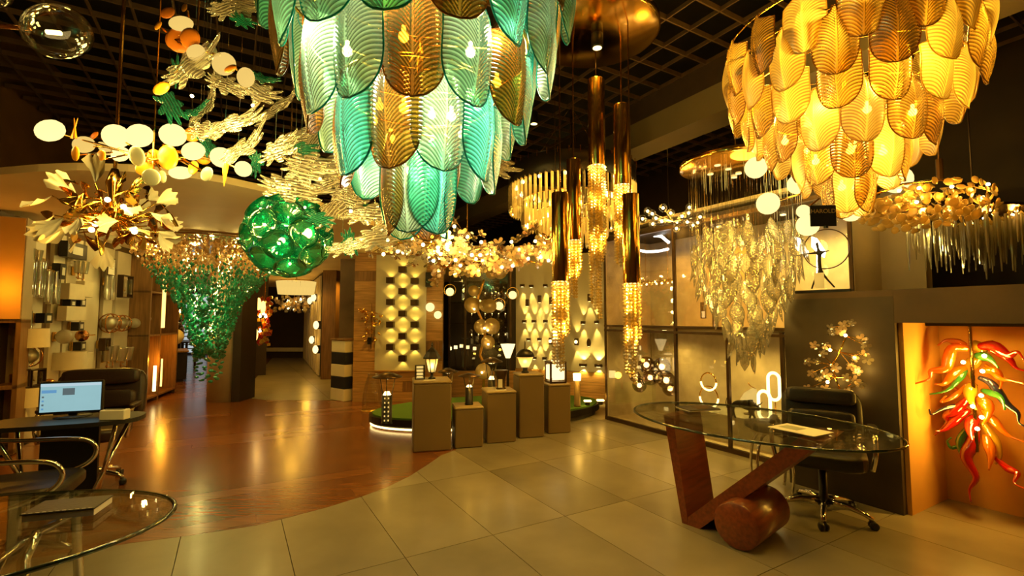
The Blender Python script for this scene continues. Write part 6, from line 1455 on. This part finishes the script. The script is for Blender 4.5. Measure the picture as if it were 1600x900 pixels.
for k, (px, py) in enumerate(((391, 500), (399, 523), (404, 475), (411, 480))):
    q = at(px, py, 9.6); t = thing('capsule_pendant', ('capsule pendant glowing yellow, alone beside the column', 'lowest glowing yellow capsule pendant beside the column', 'small capsule pendant, highest beside the tassel chandelier', 'long capsule pendant touching the tassel chandelier')[k], 'pendant lamp', q, 0, 'yellow capsule pendants'); MB().ball((0, 0, 0), 0.05, 12, (1, 1, 2.6)).obj('capsule', 'led_gold', t, True); MB().tube([(0, 0, 0.12), (0, 0, 2.6 - q.z)], 0.003, 5).obj('cord', 'bronze', t)
for k, (px, py, Y) in enumerate(((490, 465, 13.0), (494, 508, 12.6), (487, 531, 13.4), (493, 546, 12.7), (484, 470, 14.2))):
    p = onp(px, py, c0 + cn * 0.12, cn); t = thing('corridor_sconce', ('bright globe sconce highest on the corridor boards', 'long candle sconce at mid height of the corridor boards', 'small bright sconce on the far corridor board', 'lowest amber sconce on the near corridor boards', 'farthest high sconce on the corridor boards')[k], 'wall light', p, atan2(cd.y, cd.x), 'corridor wall lamps'); MB().ball((0, 0, 0), 0.07, 12, (1, 1, 1.5)).obj('globe', 'flame', t, True); MB().box((0, -0.07, 0), (0.06, 0.08, 0.2)).obj('back_plate', 'black_metal', t); lamp(t, cn.to_3d() * 0 + Vector((0, 0.15, 0)), 3, WARM, 0.05)

# ================================================================ ON THE SLATE PANEL: GLASS FLOWER BRANCH LIGHT
c = onp(1312, 585, uv(0, V0 - 0.06), DV); c.z = onp(1312, 600, uv(0, V0 - 0.06), DV).z
t = thing('flower_sconce', 'climbing glass flower branch wall light on the slate panel', 'wall light', c)
bp_ = [onp(px, py, uv(0, V0 - 0.07), DV) - c for px, py in ((1314, 612), (1305, 590), (1300, 570), (1312, 550), (1322, 525), (1320, 508))]
MB().tube(bp_, 0.007, 6).obj('main_branch', 'gold', t, True)
FW = [flower_mesh('blossom', 0.040), flower_mesh('crystal', 0.036)]
rr = random.Random(51)
for i, (px, py) in enumerate(((1318, 508), (1330, 505), (1312, 518), (1300, 520), (1290, 540), (1285, 552), (1346, 530), (1352, 540), (1348, 555), (1335, 560), (1330, 572), (1276, 565), (1268, 583), (1280, 590), (1290, 585), (1322, 590), (1335, 595), (1345, 600), (1262, 607), (1275, 610), (1290, 608), (1325, 612), (1340, 580), (1356, 562), (1305, 575), (1298, 512), (1272, 540), (1262, 565))):
    q = onp(px, py, uv(0, V0 - 0.09 - 0.05 * rr.random()), DV) - c; b = min(bp_, key=lambda p: (p - q).length); MB().tube([b, q], 0.003, 5).obj('twig', 'gold', t); place('glass_flower', FW[i % 2], t, q, aim(Vector((-0.6 + rr.uniform(-.5, .5), -1, rr.uniform(-.4, .6)))), rr.uniform(0.8, 1.15))
for px, py in ((1321, 524), (1297, 547), (1335, 559), (1340, 580), (1293, 597), (1330, 615)):
    q = onp(px, py, uv(0, V0 - 0.10), DV) - c; place('bulb', BULBS, t, q, (0, 0, 0), 1.2); lamp(t, q - DV * 0.0, 1.0, WARM, 0.02)
MB().tube([bp_[1], bp_[1] + DV * 0.07], 0.012, 6).obj('wall_mount', 'gold', t)

# ================================================================ IN THE NICHE: BLOWN GLASS HORN CHANDELIER
c = onp(1522, 625, uv(0, 4.70), DV)
t = thing('horn_chandelier', 'wild chandelier of twisting red, orange, green and yellow glass horns in the niche', 'chandelier', c)
MB().tube([(0, 0, HN - 0.02 - c.z), (0, 0, onp(1520, 540, uv(0, 4.7), DV).z - c.z), (0, 0, onp(1522, 705, uv(0, 4.7), DV).z - c.z)], 0.012, 8).obj('core_rod', 'gold', t)
NP = lambda px, py, v=4.70: onp(px, py, uv(0, v), DV) - c
def horn(pts, r0, mat, v0=4.70, tipv=4.55, name='glass_horn'):
    P = []
    for k, (px, py) in enumerate(pts): P.append(NP(px, py, v0 + (tipv - v0) * k / max(1, len(pts) - 1)))
    Q = []                                                          # smooth
    for i in range(len(P) - 1):
        for s in range(5):
            f = s / 5; p0 = P[max(0, i - 1)]; p3 = P[min(len(P) - 1, i + 2)]
            Q.append(0.5 * ((2 * P[i]) + (P[i + 1] - p0) * f + (2 * p0 - 5 * P[i] + 4 * P[i + 1] - p3) * f * f + (3 * P[i] - p0 - 3 * P[i + 1] + p3) * f ** 3))
    Q.append(P[-1]); n = len(Q); rs = [r0 * (0.55 + 0.45 * min(1, 4 * i / n)) if i < n * 0.3 else max(0.006, r0 * (1 - (i - n * 0.3) / (n * 0.7)) ** 1.4) for i in range(n)]
    MB().tube(Q, rs, 10).obj(name, 'blown_' + mat, t, True)
H_ = [([(1515, 545), (1488, 545), (1478, 575), (1455, 580), (1452, 592), (1427, 600)], .045, 'orange'), ([(1510, 540), (1495, 535), (1478, 532), (1465, 540)], .035, 'orange'), ([(1520, 545), (1550, 540), (1575, 555), (1590, 550), (1600, 562)], .045, 'red'), ([(1545, 545), (1575, 560), (1588, 575), (1605, 580)], .03, 'red'), ([(1525, 555), (1545, 560), (1560, 575)], .04, 'green'),
      ([(1515, 570), (1490, 585), (1475, 600), (1462, 600)], .04, 'orange'), ([(1530, 580), (1555, 580), (1565, 595), (1562, 608)], .035, 'orange'), ([(1510, 575), (1500, 590), (1480, 610), (1452, 616)], .028, 'green'), ([(1525, 600), (1505, 612), (1485, 600)], .03, 'red'), ([(1530, 590), (1550, 600), (1572, 630), (1590, 645), (1592, 660), (1605, 668)], .034, 'blue'), ([(1535, 610), (1562, 620), (1570, 640)], .03, 'green'),
      ([(1515, 620), (1495, 640), (1478, 650), (1480, 660), (1460, 680)], .042, 'red'), ([(1515, 640), (1490, 660), (1475, 672), (1462, 674)], .034, 'red'), ([(1520, 630), (1490, 635), (1470, 640), (1455, 648), (1452, 640)], .02, 'blue'), ([(1535, 640), (1555, 660), (1575, 680), (1605, 692)], .035, 'orange'), ([(1525, 660), (1520, 690), (1510, 715), (1525, 745), (1515, 765), (1517, 785)], .05, 'red'), ([(1535, 660), (1555, 690), (1562, 715), (1555, 725)], .036, 'yellow'), ([(1540, 680), (1548, 710), (1545, 735)], .04, 'orange'), ([(1555, 715), (1575, 732), (1590, 740), (1585, 755), (1605, 765)], .03, 'red'), ([(1515, 665), (1500, 690), (1505, 715), (1512, 728)], .032, 'green'), ([(1520, 600), (1515, 620), (1525, 640)], .05, 'yellow'), ([(1530, 560), (1515, 575), (1520, 600)], .055, 'yellow'), ([(1530, 620), (1545, 640), (1535, 665)], .05, 'orange'), ([(1525, 650), (1515, 670), (1520, 690)], .05, 'red'), ([(1520, 535), (1535, 550), (1525, 570)], .05, 'yellow'), ([(1512, 600), (1490, 620), (1470, 628), (1478, 618)], .02, 'orange'), ([(1540, 570), (1560, 590), (1580, 595), (1602, 600)], .022, 'orange'), ([(1510, 690), (1488, 700), (1480, 690), (1486, 684)], .016, 'green')]
for k, (pts, r0, m) in enumerate(H_): horn(pts, r0 * 0.85, m, 4.72 + 0.06 * ((k * 0.37) % 1), 4.52 + 0.25 * ((k * 0.618) % 1))
for px, py in ((1505, 566), (1538, 556), (1535, 580), (1533, 618), (1520, 635), (1534, 652), (1527, 670)):
    q = NP(px, py, 4.62); place('bulb', BULBS, t, q, (0, 0, 0), 1.3); lamp(t, q - DV * 0.03, 5.0, (1.0, 0.62, 0.18), 0.03)

# ================================================================ CEILING SPOTS ADDED TO LIGHT THE FLOOR
def added_spot(u, v, label, power, col=WARM, size=1.5, z=GZ - 0.02):
    p = uv(u, v, z); t = thing('added_ceiling_spot', label, 'spotlight', p, 0, 'added ceiling spotlights'); MB().lathe([(0.045, -0.16), (0.05, -0.15), (0.05, -0.03), (0.03, 0.0)], 18).obj('housing', 'black_metal', t, True); MB().lathe([(0.038, -0.161), (0.001, -0.161)], 14).obj('lens', 'led_warm', t); lamp(t, (0, 0, -0.19), power, col, 0.05, spot=size, blend=0.9)
k = 0
for u, v, pw in ((1.2, 1.2, 38), (1.4, 2.4, 24), (3.0, 2.6, 40), (4.6, 3.0, 46), (-0.8, 0.6, 36), (5.6, 1.6, 36), (2.2, -1.2, 36)):
    added_spot(u, v, 'added black ceiling spotlight ' + ('above the front tiles', 'above the near side of the oval desk', 'above the far side of the oval desk', 'above the tiles by the display case', 'behind the viewer over the tiles', 'above the square plinths', 'above the visitor chair')[k], pw); k += 1
